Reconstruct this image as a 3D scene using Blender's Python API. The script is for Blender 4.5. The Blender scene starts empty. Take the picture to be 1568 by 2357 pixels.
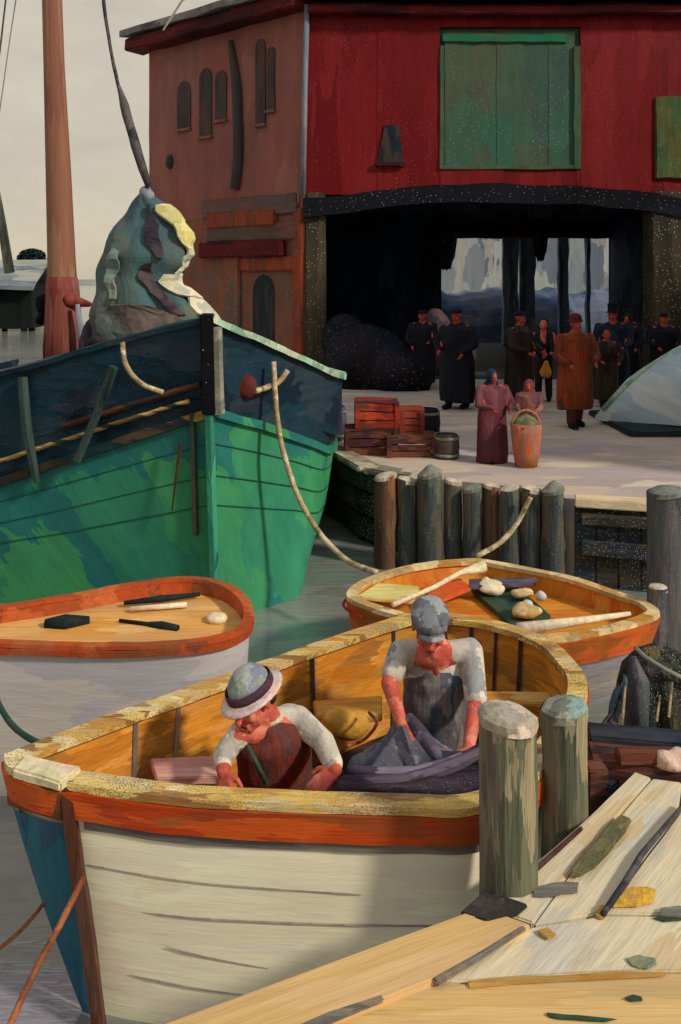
import bpy, bmesh, math, random
from mathutils import Vector, Matrix, noise
random.seed(7)
R = math.radians
C = bpy.context.scene.collection
sc = bpy.context.scene

# ---------------------------------------------------------------- camera, sky, sun
H = 2.4; F = 2000.0; U0 = 784.0; V0 = 640.0
cam = bpy.data.cameras.new('camera'); camo = bpy.data.objects.new('camera', cam); C.objects.link(camo)
camo.location = (0, 0, H); camo.rotation_euler = (R(90), 0, 0)
cam.sensor_fit = 'HORIZONTAL'; cam.sensor_width = 36; cam.lens = F/1568*36
cam.shift_y = -(2357/2 - V0)/1568
cam.clip_end = 5000; cam.clip_start = 0.05
sc.camera = camo
SUN = Vector((0.70, -0.44, 0.56)).normalized()
elev = math.asin(SUN.z); azim = math.atan2(SUN.x, SUN.y)
w = bpy.data.worlds.new('World'); sc.world = w; w.use_nodes = True
nt = w.node_tree; nt.nodes.clear()
def N(nt, t, **k):
    n = nt.nodes.new(t)
    for a, b in k.items(): setattr(n, a, b)
    return n
out = N(nt, 'ShaderNodeOutputWorld'); bg = N(nt, 'ShaderNodeBackground'); bg.inputs[1].default_value = 0.1
sky = N(nt, 'ShaderNodeTexSky'); sky.sky_type = 'NISHITA'; sky.sun_disc = False
sky.sun_elevation = elev; sky.sun_rotation = azim
tc = N(nt, 'ShaderNodeTexCoord'); sp = N(nt, 'ShaderNodeSeparateXYZ')
ramp = N(nt, 'ShaderNodeValToRGB')
cr = ramp.color_ramp
cr.elements[0].position = 0.0; cr.elements[0].color = (6.0, 5.2, 3.9, 1)
cr.elements[1].position = 1.0; cr.elements[1].color = (5.2, 5.7, 6.8, 1)
e = cr.elements.new(0.38); e.color = (6.0, 5.4, 4.3, 1)
e = cr.elements.new(0.6); e.color = (5.6, 5.7, 6.0, 1)
mapp = N(nt, 'ShaderNodeMapping'); mapp.inputs['Scale'].default_value = (5, 5, 14); mapp.inputs['Rotation'].default_value = (0, R(25), 0)
nz = N(nt, 'ShaderNodeTexNoise'); nz.inputs['Scale'].default_value = 1.0; nz.inputs['Detail'].default_value = 5; nz.inputs['Roughness'].default_value = .7
mr = N(nt, 'ShaderNodeMapRange'); mr.inputs['From Min'].default_value = .25; mr.inputs['From Max'].default_value = .75; mr.inputs['To Min'].default_value = .84; mr.inputs['To Max'].default_value = 1.10
mul = N(nt, 'ShaderNodeMix', data_type='RGBA', blend_type='MULTIPLY'); mul.inputs[0].default_value = 1
mx = N(nt, 'ShaderNodeMix', data_type='RGBA'); mx.inputs[0].default_value = 0.9
L = nt.links.new
L(tc.outputs['Generated'], sp.inputs[0]); L(sp.outputs['Z'], ramp.inputs[0])
L(tc.outputs['Generated'], mapp.inputs[0]); L(mapp.outputs[0], nz.inputs['Vector']); L(nz.outputs['Fac'], mr.inputs['Value'])
L(ramp.outputs[0], mul.inputs[6]); L(mr.outputs[0], mul.inputs[7])
L(sky.outputs[0], mx.inputs[6]); L(mul.outputs[2], mx.inputs[7]); L(mx.outputs[2], bg.inputs[0]); L(bg.outputs[0], out.inputs[0])
sun = bpy.data.lights.new('sun', 'SUN'); sun.energy = 2.7; sun.angle = R(5.0); sun.color = (1, .93, .80)
suno = bpy.data.objects.new('sun', sun); C.objects.link(suno); suno.rotation_euler = SUN.to_track_quat('Z', 'Y').to_euler()
sc.view_settings.view_transform = 'Standard'; sc.view_settings.look = 'None'
sc.view_settings.exposure = 0.12; sc.view_settings.gamma = 1.0

# ---------------------------------------------------------------- pixel helpers: real points at real distances
def D(u, v, d): return Vector(((u-U0)/F*d, d, H-(v-V0)/F*d))
def P(u, v, z=0.0): return D(u, v, (H-z)*F/(v-V0))

# ---------------------------------------------------------------- materials
def lin(c):
    r = []
    for x in c:
        x = x/255.0
        r.append(x/12.92 if x <= .04045 else ((x+.055)/1.055)**2.4)
    return tuple(r)
MATS = {}
def paint(name, cols, scale=4.0, stretch=(1, 1, 1), rot=(0, 0, 0), rough=.65, bump=.35, streak=.22, speck=0.0, spsize=60.0, spcol=(.55, .5, .42), soft=True, gain=1.0, smooth=0):
    """oil-paint like surface: overlapping dabs of near colours, bristle streaks, small flecks of ground"""
    if name in MATS: return MATS[name]
    m = bpy.data.materials.new(name); m.use_nodes = True; MATS[name] = m
    nt = m.node_tree; L = nt.links.new
    b = nt.nodes['Principled BSDF']; b.inputs['Roughness'].default_value = rough
    try: b.inputs['Specular IOR Level'].default_value = .15
    except Exception: pass
    tc = N(nt, 'ShaderNodeTexCoord')
    mp = N(nt, 'ShaderNodeMapping'); mp.inputs['Rotation'].default_value = rot
    mp2 = N(nt, 'ShaderNodeMapping'); mp2.inputs['Scale'].default_value = [s*scale for s in stretch]
    L(tc.outputs['Object'], mp.inputs[0]); L(mp.outputs[0], mp2.inputs[0])
    # bristle distortion
    n1 = N(nt, 'ShaderNodeTexNoise'); n1.inputs['Scale'].default_value = 1.4; n1.inputs['Detail'].default_value = 2
    L(mp2.outputs[0], n1.inputs['Vector'])
    sub = N(nt, 'ShaderNodeVectorMath', operation='SUBTRACT'); sub.inputs[1].default_value = (.5, .5, .5); L(n1.outputs['Color'], sub.inputs[0])
    scv = N(nt, 'ShaderNodeVectorMath', operation='SCALE'); scv.inputs['Scale'].default_value = 1.1; L(sub.outputs[0], scv.inputs[0])
    # fine bristle
    mp3 = N(nt, 'ShaderNodeMapping'); mp3.inputs['Scale'].default_value = [3.2*(1.0 if s > .999*max(stretch) else .4) for s in stretch]
    L(mp2.outputs[0], mp3.inputs[0])
    n2 = N(nt, 'ShaderNodeTexNoise'); n2.inputs['Scale'].default_value = 1.0; n2.inputs['Detail'].default_value = 3; n2.inputs['Roughness'].default_value = .7
    L(mp3.outputs[0], n2.inputs['Vector'])
    sub2 = N(nt, 'ShaderNodeVectorMath', operation='SUBTRACT'); sub2.inputs[1].default_value = (.5, .5, .5); L(n2.outputs['Color'], sub2.inputs[0])
    scv2 = N(nt, 'ShaderNodeVectorMath', operation='SCALE'); scv2.inputs['Scale'].default_value = .8; L(sub2.outputs[0], scv2.inputs[0])
    ad = N(nt, 'ShaderNodeVectorMath', operation='ADD'); L(mp2.outputs[0], ad.inputs[0]); L(scv.outputs[0], ad.inputs[1])
    ad2 = N(nt, 'ShaderNodeVectorMath', operation='ADD'); L(ad.outputs[0], ad2.inputs[0]); L(scv2.outputs[0], ad2.inputs[1])
    vo = N(nt, 'ShaderNodeTexVoronoi'); vo.inputs['Scale'].default_value = 1.0; L(ad2.outputs[0], vo.inputs['Vector'])
    if smooth: vo.feature = 'SMOOTH_F1'; vo.inputs['Smoothness'].default_value = smooth
    se = N(nt, 'ShaderNodeSeparateColor'); L(vo.outputs['Color'], se.inputs[0])
    rp = N(nt, 'ShaderNodeValToRGB'); cr = rp.color_ramp
    cols = [lin(c) for c in cols]
    n = len(cols)
    if n == 1: cols = cols*2; n = 2
    cr.elements[0].position = .12; cr.elements[0].color = (*cols[0], 1)
    cr.elements[1].position = .88; cr.elements[1].color = (*cols[-1], 1)
    for i in range(1, n-1):
        e = cr.elements.new(.12+.76*i/(n-1)); e.color = (*cols[i], 1)
    L(se.outputs[0], rp.inputs[0])
    # streak modulation
    mr = N(nt, 'ShaderNodeMapRange'); mr.inputs['From Min'].default_value = .3; mr.inputs['From Max'].default_value = .7
    mr.inputs['To Min'].default_value = gain*(1-streak); mr.inputs['To Max'].default_value = gain*(1+streak); L(n2.outputs['Fac'], mr.inputs['Value'])
    mu = N(nt, 'ShaderNodeMix', data_type='RGBA', blend_type='MULTIPLY'); mu.inputs[0].default_value = 1
    L(rp.outputs[0], mu.inputs[6]); L(mr.outputs[0], mu.inputs[7])
    colout = mu.outputs[2]
    if speck > 0:
        vs = N(nt, 'ShaderNodeTexVoronoi'); vs.inputs['Scale'].default_value = spsize; L(tc.outputs['Object'], vs.inputs['Vector'])
        big = N(nt, 'ShaderNodeTexNoise'); big.inputs['Scale'].default_value = scale*.5; L(tc.outputs['Object'], big.inputs['Vector'])
        th = N(nt, 'ShaderNodeMath', operation='MULTIPLY'); th.inputs[1].default_value = speck*1.5; L(big.outputs['Fac'], th.inputs[0])
        lt = N(nt, 'ShaderNodeMath', operation='LESS_THAN'); L(vs.outputs['Distance'], lt.inputs[0]); L(th.outputs[0], lt.inputs[1])
        ms = N(nt, 'ShaderNodeMix', data_type='RGBA'); L(lt.outputs[0], ms.inputs[0]); L(colout, ms.inputs[6]); ms.inputs[7].default_value = (*spcol, 1)
        colout = ms.outputs[2]
    L(colout, b.inputs['Base Color'])
    bp = N(nt, 'ShaderNodeBump'); bp.inputs['Strength'].default_value = bump*.8; bp.inputs['Distance'].default_value = .02
    adh = N(nt, 'ShaderNodeMath', operation='MULTIPLY_ADD'); L(se.outputs[1], adh.inputs[0]); adh.inputs[1].default_value = .35; L(n2.outputs['Fac'], adh.inputs[2])
    L(adh.outputs[0], bp.inputs['Height']); L(bp.outputs[0], b.inputs['Normal'])
    return m

# ---------------------------------------------------------------- mesh helpers
def cat(pts, n=8, closed=False):
    """Catmull-Rom through points"""
    pts = [Vector(p) for p in pts]; o = []
    m = len(pts); rng = range(m) if closed else range(m-1)
    for i in rng:
        g = (lambda k: pts[k % m]) if closed else (lambda k: pts[max(0, min(m-1, k))])
        a, b, c, d = g(i-1), g(i), g(i+1), g(i+2)
        for j in range(n):
            t = j/n
            o.append(.5*((2*b)+(c-a)*t+(2*a-5*b+4*c-d)*t*t+(3*b-a-3*c+d)*t**3))
    if not closed: o.append(pts[-1])
    return o
class MB:
    def __init__(s): s.v = []; s.f = []
    def add(s, vs, fs):
        o = len(s.v); s.v += [Vector(x) for x in vs]; s.f += [tuple(i+o for i in f) for f in fs]; return s
    def hexa(s, b, t):
        return s.add(list(b)+list(t), [(3, 2, 1, 0), (4, 5, 6, 7), (0, 1, 5, 4), (1, 2, 6, 5), (2, 3, 7, 6), (3, 0, 4, 7)])
    def box(s, x0, y0, z0, x1, y1, z1):
        return s.hexa([(x0, y0, z0), (x1, y0, z0), (x1, y1, z0), (x0, y1, z0)], [(x0, y0, z1), (x1, y0, z1), (x1, y1, z1), (x0, y1, z1)])
    def bar(s, a, b, w, h, up=(0, 0, 1)):
        a = Vector(a); b = Vector(b); d = (b-a).normalized(); up = Vector(up)
        if abs(d.dot(up)) > .98: up = Vector((0, 1, 0))
        r = d.cross(up).normalized(); u = r.cross(d).normalized()
        q = [(-w/2, -h/2), (w/2, -h/2), (w/2, h/2), (-w/2, h/2)]
        return s.hexa([a+r*x+u*y for x, y in q], [b+r*x+u*y for x, y in q])
    def prism(s, poly, z0, z1):
        n = len(poly); vs = [(p[0], p[1], z0) for p in poly]+[(p[0], p[1], z1) for p in poly]
        return s.add(vs, [tuple(range(n))[::-1], tuple(range(n, 2*n))]+[(i, (i+1) % n, (i+1) % n+n, i+n) for i in range(n)])
    def ptop(s, tops, thick):
        n = len(tops); tops = [Vector(t) for t in tops]; vs = [t-Vector((0, 0, thick)) for t in tops]+tops
        return s.add(vs, [tuple(range(n))[::-1], tuple(range(n, 2*n))]+[(i, (i+1) % n, (i+1) % n+n, i+n) for i in range(n)])
    def wallprism(s, poly3, dirv):
        n = len(poly3); dv = Vector(dirv); a = [Vector(p) for p in poly3]; b = [p+dv for p in a]
        return s.add(a+b, [tuple(range(n)), tuple(range(n, 2*n))[::-1]]+[((i+1) % n, i, i+n, (i+1) % n+n) for i in range(n)])
    def tube(s, pts, r, n=8, cap=True):
        pts = [Vector(p) for p in pts]; m = len(pts)
        rr = r if isinstance(r, (list, tuple)) else [r]*m
        vs = []; ref = None
        for i, p in enumerate(pts):
            d = (pts[min(i+1, m-1)]-pts[max(i-1, 0)]).normalized()
            if ref is None: ref = d.orthogonal().normalized()
            else: ref = (ref-d*ref.dot(d)).normalized()
            q = d.cross(ref)
            for k in range(n):
                a = 2*math.pi*k/n; vs.append(p+(ref*math.cos(a)+q*math.sin(a))*rr[i])
        fs = [(i*n+k, i*n+(k+1) % n, (i+1)*n+(k+1) % n, (i+1)*n+k) for i in range(m-1) for k in range(n)]
        if cap: fs += [tuple(range(n))[::-1], tuple(range((m-1)*n, m*n))]
        return s.add(vs, fs)
    def grid(s, rows, closed=False, flip=False):
        m = len(rows); n = len(rows[0]); vs = [p for r in rows for p in r]; fs = []
        for i in range(m-1):
            for j in range(n if closed else n-1):
                f = (i*n+j, i*n+(j+1) % n, (i+1)*n+(j+1) % n, (i+1)*n+j); fs.append(f[::-1] if flip else f)
        return s.add(vs, fs)
    def ell(s, c, r, rot=None, nu=16, nv=10):
        c = Vector(c); r = (r, r, r) if not hasattr(r, '__len__') else r; vs = []; fs = []
        M = rot.to_matrix() if rot is not None and hasattr(rot, 'to_matrix') else (rot if rot is not None else Matrix.Identity(3))
        vs.append(c+M@Vector((0, 0, r[2])))
        for i in range(1, nv):
            t = math.pi*i/nv
            for j in range(nu):
                a = 2*math.pi*j/nu; vs.append(c+M@Vector((r[0]*math.sin(t)*math.cos(a), r[1]*math.sin(t)*math.sin(a), r[2]*math.cos(t))))
        vs.append(c+M@Vector((0, 0, -r[2]))); e = len(vs)-1
        for j in range(nu): fs.append((0, 1+j, 1+(j+1) % nu)); fs.append((e, 1+(nv-2)*nu+(j+1) % nu, 1+(nv-2)*nu+j))
        for i in range(nv-2):
            for j in range(nu): fs.append((1+i*nu+j, 1+(i+1)*nu+j, 1+(i+1)*nu+(j+1) % nu, 1+i*nu+(j+1) % nu))
        return s.add(vs, fs)
    def cap(s, a, ra, b, rb, n=12):
        """tapered capsule"""
        a = Vector(a); b = Vector(b); s.ell(a, ra, None, n, 8); s.ell(b, rb, None, n, 8)
        if (b-a).length > 1e-5: s.tube([a, b], [ra, rb], n)
        return s
    def build(s, name, mat, parent=None, smooth=False, bevel=0, wob=0, wsc=3.0, edge=0, remesh=0, sm=0, origin=True, normals=True, solid=0):
        me = bpy.data.meshes.new(name)
        me.from_pydata([tuple(v) for v in s.v], [], s.f)
        bm = bmesh.new(); bm.from_mesh(me)
        if normals: bmesh.ops.recalc_face_normals(bm, faces=bm.faces)
        if bevel:
            es = [e for e in bm.edges if e.is_manifold and e.calc_face_angle(0) > R(35)]
            bmesh.ops.bevel(bm, geom=es, offset=bevel, segments=2, affect='EDGES', clamp_overlap=True)
        if edge:
            for _ in range(5):
                es = [e for e in bm.edges if e.calc_length() > edge]
                if not es: break
                bmesh.ops.subdivide_edges(bm, edges=es, cuts=1, use_grid_fill=True)
        if wob:
            for v in bm.verts:
                n = noise.noise_vector(v.co*wsc); v.co += n*wob
        bm.to_mesh(me); bm.free()
        if remesh:
            tmp = bpy.data.objects.new('tmp', me); C.objects.link(tmp)
            md = tmp.modifiers.new('r', 'REMESH'); md.mode = 'VOXEL'; md.voxel_size = remesh; md.use_smooth_shade = True
            if sm:
                m2 = tmp.modifiers.new('s', 'SMOOTH'); m2.factor = .5; m2.iterations = sm
            dg = bpy.context.evaluated_depsgraph_get(); dg.update()
            nm = bpy.data.meshes.new_from_object(tmp.evaluated_get(dg))
            bpy.data.objects.remove(tmp); bpy.data.meshes.remove(me); me = nm; me.name = name; smooth = True
            if len(me.vertices) == 0: print('EMPTY REMESH', name)
        if smooth:
            for p in me.polygons: p.use_smooth = True
        me.materials.clear(); me.materials.append(mat)
        o = bpy.data.objects.new(name, me); C.objects.link(o)
        if parent is not None:
            base = Vector(parent.get('base', (0, 0, 0)))
            for v in me.vertices: v.co -= base
            o.parent = parent; o['base'] = tuple(base)
        elif origin and len(me.vertices):
            xs = [v.co for v in me.vertices]
            base = Vector(((min(p.x for p in xs)+max(p.x for p in xs))/2, (min(p.y for p in xs)+max(p.y for p in xs))/2, min(p.z for p in xs)))
            for v in me.vertices: v.co -= base
            o.location = base; o['base'] = tuple(base)
        if solid:
            md = o.modifiers.new('thickness', 'SOLIDIFY'); md.thickness = solid; md.offset = -1
        return o
def tag(o, label=None, category=None, group=None, kind=None):
    if label: o['label'] = label
    if category: o['category'] = category
    if group: o['group'] = group
    if kind: o['kind'] = kind
    return o
def thing(name, label, category, base=(0, 0, 0), group=None):
    o = bpy.data.objects.new(name, None); C.objects.link(o); o.location = base; o['base'] = tuple(base); o.empty_display_size = .1
    return tag(o, label, category, group)

# ================================================================ SETTING
m_water = paint('harbour water', [(116, 120, 108), (134, 132, 124), (114, 130, 116), (142, 138, 130), (124, 120, 124)], scale=1.3, stretch=(1, 2.2, 1), rough=.10, bump=.9, streak=.1)
m_water.node_tree.nodes['Principled BSDF'].inputs['IOR'].default_value = 2.1
m_water.node_tree.nodes['Principled BSDF'].inputs['Specular IOR Level'].default_value = .5
MB().add([(-900, -60, -.9), (900, -60, -.9), (900, 2500, -.9), (-900, 2500, -.9)], [(0, 1, 2, 3)]).build('water', m_water, origin=False, normals=False)
tag(bpy.data.objects['water'], kind='structure')

m_quay = paint('quay paving', [(184, 164, 142), (196, 176, 152), (170, 154, 148), (206, 190, 162), (174, 158, 156)], scale=1.2, stretch=(1, 2.5, 1), rough=.8, bump=.3, streak=.08, speck=.12, spsize=18)
q = [(-6.6, 27), (-3.2, 15.2), (-.1, 12.25), (.42, 10.9), (1.0, 10.45), (2.1, 9.95), (2.5, 9.42), (3.6, 9.12), (6.6, 8.58), (7.0, 6.5), (19, 6.5), (19, 70), (-6.6, 70)]
o = MB().prism(q, -1.6, 0.0).build('quay', m_quay, origin=False); tag(o, kind='structure')

# timber facing of the quay to the right of the piles
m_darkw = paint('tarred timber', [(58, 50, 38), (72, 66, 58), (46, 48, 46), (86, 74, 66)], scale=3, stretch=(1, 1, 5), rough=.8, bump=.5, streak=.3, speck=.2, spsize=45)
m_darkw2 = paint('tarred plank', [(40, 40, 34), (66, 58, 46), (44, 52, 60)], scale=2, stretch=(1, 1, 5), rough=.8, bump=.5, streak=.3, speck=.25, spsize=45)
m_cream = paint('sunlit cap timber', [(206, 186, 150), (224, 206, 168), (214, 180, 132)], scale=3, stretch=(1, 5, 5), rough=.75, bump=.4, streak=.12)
wl = thing('retaining_wall', 'dark tarred timber retaining wall below the cream quay edge, right of the row of piles', 'wall', (3.6, 9.0, -1.6))
A0 = Vector((2.52, 9.36, 0)); A1 = Vector((3.62, 9.06, 0)); A2 = Vector((6.6, 8.53, 0))
mb = MB()
for (a, b, n) in ((A0, A1, 5), (A1, A2, 12)):
    for i in range(n):
        p = a.lerp(b, i/n); q2 = a.lerp(b, (i+.96)/n)
        off = Vector((0, -.01*random.random(), 0)); mb.bar(p+off+Vector((0, 0, -.86)), q2+off+Vector((0, 0, -.86)), .08, 1.62)
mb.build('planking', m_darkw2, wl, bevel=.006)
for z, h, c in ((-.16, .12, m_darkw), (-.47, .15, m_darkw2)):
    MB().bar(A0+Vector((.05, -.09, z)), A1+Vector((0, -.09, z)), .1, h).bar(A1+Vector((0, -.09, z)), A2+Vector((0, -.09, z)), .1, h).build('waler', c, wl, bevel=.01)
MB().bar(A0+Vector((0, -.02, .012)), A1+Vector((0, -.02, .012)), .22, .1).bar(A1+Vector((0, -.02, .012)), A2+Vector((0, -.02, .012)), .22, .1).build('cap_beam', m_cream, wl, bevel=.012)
# stone-and-timber face left of the piles
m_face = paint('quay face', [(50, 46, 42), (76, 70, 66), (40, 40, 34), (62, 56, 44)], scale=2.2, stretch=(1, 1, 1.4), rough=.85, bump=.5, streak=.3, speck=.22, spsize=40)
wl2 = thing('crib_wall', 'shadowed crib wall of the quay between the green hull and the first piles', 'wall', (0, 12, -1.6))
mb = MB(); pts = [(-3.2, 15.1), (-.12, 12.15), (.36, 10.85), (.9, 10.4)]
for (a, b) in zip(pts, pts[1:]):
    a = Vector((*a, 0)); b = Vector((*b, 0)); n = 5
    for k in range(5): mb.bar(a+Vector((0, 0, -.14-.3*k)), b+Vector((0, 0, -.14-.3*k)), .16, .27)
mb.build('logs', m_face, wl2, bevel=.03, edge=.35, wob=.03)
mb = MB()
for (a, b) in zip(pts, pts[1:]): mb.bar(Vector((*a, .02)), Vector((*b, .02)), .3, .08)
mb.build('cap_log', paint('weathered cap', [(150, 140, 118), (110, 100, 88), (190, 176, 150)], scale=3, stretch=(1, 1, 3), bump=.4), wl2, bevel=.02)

# far shore
m_far = paint('far shore', [(150, 148, 138), (132, 134, 128)], scale=.05, stretch=(1, 1, 3), rough=1, bump=0)
mb = MB(); sh = []
for i in range(80):
    x = -260+i*6.5; sh.append((x, 420, 1.0+2.2*abs(noise.noise(Vector((x*.02, 0, 3))))))
mb.grid([[(x, y, -1) for x, y, z in sh], [(x, y+4, z) for x, y, z in sh], [(x, y+40, z*1.1) for x, y, z in sh], [(x, y+60, -1) for x, y, z in sh]])
o = mb.build('far_shore', m_far, origin=False); tag(o, kind='structure')

# ================================================================ WAREHOUSE
m_brick = paint('brick wall', [(142, 88, 80), (150, 90, 78), (134, 86, 80), (152, 98, 86), (130, 90, 86)], scale=1.1, stretch=(1, 1, .55), rough=.85, bump=.35, streak=.13, speck=.13, spsize=16, spcol=(.5, .36, .3))
m_brick2 = paint('plinth brick', [(118, 84, 70), (136, 84, 64), (108, 88, 76), (142, 86, 62)], scale=1.3, stretch=(1, 1, .6), rough=.85, bump=.35, streak=.15, speck=.16, spsize=16)
m_red = paint('red boarding', [(108, 8, 14), (116, 14, 18), (98, 4, 10), (122, 26, 28), (112, 18, 20)], scale=.9, stretch=(2.2, 1, .5), rough=.6, bump=.3, streak=.12, speck=.1, spsize=16, spcol=(.5, .3, .28))
m_green = paint('green shutter', [(62, 92, 72), (48, 96, 80), (76, 86, 64), (58, 84, 76)], scale=.9, stretch=(1.6, 1, .7), rough=.7, bump=.25, streak=.12, speck=.12, spsize=16)
m_green2 = paint('green frame', [(40, 112, 78), (34, 98, 72), (70, 98, 66)], scale=1.5, stretch=(.5, 1, 2), rough=.7, bump=.25, streak=.15)
m_eave = paint('dark red eave', [(82, 22, 26), (100, 28, 28), (60, 18, 26)], scale=1.6, stretch=(.5, .5, 2), rough=.7, bump=.3, streak=.2, speck=.1, spsize=16)
m_slate = paint('pale slate roof', [(120, 112, 112), (150, 140, 134), (92, 88, 94)], scale=1.6, stretch=(1, 1, 1), rough=.7, bump=.4, streak=.25)
m_olive = paint('olive pier plaster', [(60, 56, 42), (74, 66, 48), (50, 50, 42)], scale=1.2, stretch=(2, 2, .6), rough=.85, bump=.4, streak=.25, speck=.2, spsize=16)
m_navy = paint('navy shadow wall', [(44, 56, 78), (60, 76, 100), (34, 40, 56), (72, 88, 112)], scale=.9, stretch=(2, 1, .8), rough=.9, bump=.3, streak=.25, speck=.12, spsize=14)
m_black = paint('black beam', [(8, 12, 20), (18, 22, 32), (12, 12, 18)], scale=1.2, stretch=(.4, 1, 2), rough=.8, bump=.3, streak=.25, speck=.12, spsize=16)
m_brownb = paint('brown lintel', [(66, 42, 18), (56, 44, 30), (50, 40, 22)], scale=.8, stretch=(.4, 1, 2), rough=.85, bump=.3, streak=.2)
m_dkwin = paint('dark window', [(60, 60, 60), (82, 62, 54), (56, 56, 58)], scale=2.5, stretch=(2, 2, .5), rough=.6, bump=.3, streak=.2)
m_lblue = paint('pale blue pipe', [(124, 128, 140), (98, 110, 124), (140, 136, 138)], scale=3, stretch=(2, 2, .5), rough=.6, bump=.3, streak=.25)
m_tealw = paint('dark teal glass', [(20, 40, 48), (16, 30, 38), (60, 50, 50)], scale=4, stretch=(2, 2, .6), rough=.4, bump=.3)
m_orange = paint('orange brick and lit edge', [(150, 70, 44), (134, 62, 46), (122, 70, 54)], scale=2, stretch=(2, 2, .5), rough=.8, bump=.3, streak=.25, speck=.15, spsize=16)

wh = thing('warehouse', 'red boarded warehouse over an open dark passage, with a brick side wing', 'building', (0, 20, 0))
K = Vector((-.84, 20, 0)); E = Vector((-5.2, 23.6, 0)); sd = (E-K).normalized(); sn = Vector((-sd.y, sd.x, 0)).normalized()
if sn.y > 0: sn = -sn                      # outward normal of side wall (towards the viewer)
TOP = 8.95
def S(t, z, off=0): return K+sd*t+Vector((0, 0, z))+sn*off
LW = (E-K).length
# side wall (upper brick, lower plinth)
MB().hexa([S(0, 3.9), S(LW, 3.9), S(LW, 3.9, -.5), S(0, 3.9, -.5)], [S(0, TOP), S(LW, TOP), S(LW, TOP, -.5), S(0, TOP, -.5)]).build('side_wall', m_brick, wh, edge=1.2, wob=.03, wsc=1.2)
MB().hexa([S(0, 0), S(LW, 0), S(LW, 0, -.5), S(0, 0, -.5)], [S(0, 3.897), S(LW, 3.897), S(LW, 3.897, -.5), S(0, 3.897, -.5)]).build('side_plinth', m_brick2, wh, edge=1.2, wob=.02, wsc=1.2)
def pix_on_side(u, v):   # where the line of sight of a picture point meets the side wall
    dx = (u-U0)/F; # point (dx*d,d): solve K+sd*t
    # K.x+sd.x t = dx*(K.y+sd.y t)
    t = (dx*K.y-K.x)/(sd.x-dx*sd.y); d = K.y+sd.y*t
    return t, H-(v-V0)/F*d
def arch(mb, t0, t1, z0, z1, off=.03, th=.12, n=8):
    r = (t1-t0)/2; c = (t0+t1)/2; zs = z1-r*1.2
    pts = [S(t0, z0, off), S(t1, z0, off)]+[S(c+r*math.cos(math.pi*i/n), zs+r*1.2*math.sin(math.pi*i/n), off) for i in range(n+1)]
    mb.wallprism(pts, -sn*th)
for (u0, u1, v0, v1) in ((410, 440, 190, 292), (461, 489, 160, 310), (497, 523, 165, 272), (590, 612, 92, 282), (617, 634, 110, 250)):
    ta, z1 = pix_on_side(u0, v0); tb, z0 = pix_on_side(u1, v1)
    mb = MB(); arch(mb, min(ta, tb), max(ta, tb), z0, z1, .035); f = mb.build('window', m_dkwin, wh)
    mb = MB(); t0, t1 = min(ta, tb), max(ta, tb); mb.bar(S(t0-.03, z0-.05, .05), S(t1+.03, z0-.05, .05), .08, .07); mb.build('sill', m_brick2, f)
ta, za = pix_on_side(392, 372)
MB().ell(S(ta, za, 0), (.13, .13, .2)).build('round_vent', m_dkwin, wh, smooth=True)
# curved drain pipe
pp = []
for (u, v) in ((534, 95), (541, 140), (549, 200), (552, 270), (553, 340), (550, 395), (545, 435)):
    t, z = pix_on_side(u, v); pp.append(S(t, z, .05))
MB().tube(cat(pp, 6), [.06+.08*min(1, i/12) for i in range(37)], 8).build('drain_pipe', m_dkwin, wh, smooth=True)
# cornices and ridge awning over the side door
m_corn = paint('umber cornice', [(104, 74, 56), (92, 78, 68), (120, 72, 52), (96, 84, 84)], scale=1.4, stretch=(.6, .6, 2), bump=.3, streak=.2, speck=.12, spsize=16)
def band(u0, u1, v0, v1, off, mat, name):
    ta, z1 = pix_on_side(u0, v0); tb, z0 = pix_on_side(u1, v1); t0, t1 = min(ta, tb), max(ta, tb)
    MB().hexa([S(t0, z0, off), S(t1, z0, off), S(t1, z0, .004), S(t0, z0, .004)], [S(t0, z1, off), S(t1, z1, off), S(t1, z1, .004), S(t0, z1, .004)]).build(name, mat, wh, bevel=.03, edge=.6, wob=.03, wsc=2)
band(470, 690, 462, 490, .10, m_corn, 'cornice')
band(482, 640, 492, 518, .14, m_orange, 'cornice')
band(478, 690, 520, 550, .09, m_corn, 'cornice')
band(470, 660, 560, 590, .22, m_eave, 'door_hood')
band(556, 690, 592, 624, .08, m_orange, 'lintel')
band(676, 700, 480, 860, .08, m_orange, 'corner_pilaster')  # orange light on the corner put into the brick colour
band(520, 556, 575, 860, .10, m_brick2, 'pilaster')
ta, z1 = pix_on_side(584, 632); tb, z0 = pix_on_side(632, 870)
mb = MB(); arch(mb, min(ta, tb), max(ta, tb), 0.0, z1, .03); mb.build('door', m_tealw, wh)
# corner downpipe
MB().tube([K+Vector((-.02, -.12, 4.3)), K+Vector((.02, -.12, 6.5)), K+Vector((.07, -.12, TOP-.3))], .065, 8).build('downspout', m_lblue, wh, smooth=True)
# side eave + roof
a = S(-.1, TOP-.42, .5); b = S(LW+.4, TOP-.42, .5); up = Vector((0, 0, .34))
MB().hexa([a, b, S(LW+.4, TOP-.42, -.1), S(-.1, TOP-.42, -.1)], [a+up, b+up, S(LW+.4, TOP-.05, -.1), S(-.1, TOP-.05, -.1)]).build('eave', m_eave, wh, bevel=.03, edge=.7, wob=.05, wsc=1.3)
rf = TOP+2.2
MB().hexa([S(-.1, TOP-.06, .62), S(LW+.5, TOP-.06, .62), S(LW+.5, TOP+.9, -5), S(-.1, TOP+.9, -5)], [S(-.1, TOP+.12, .62), S(LW+.5, TOP+.12, .62), S(LW+.5, TOP+1.1, -5), S(-.1, TOP+1.1, -5)]).build('roof', m_slate, wh, edge=.8, wob=.05, wsc=1.5)
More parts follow.
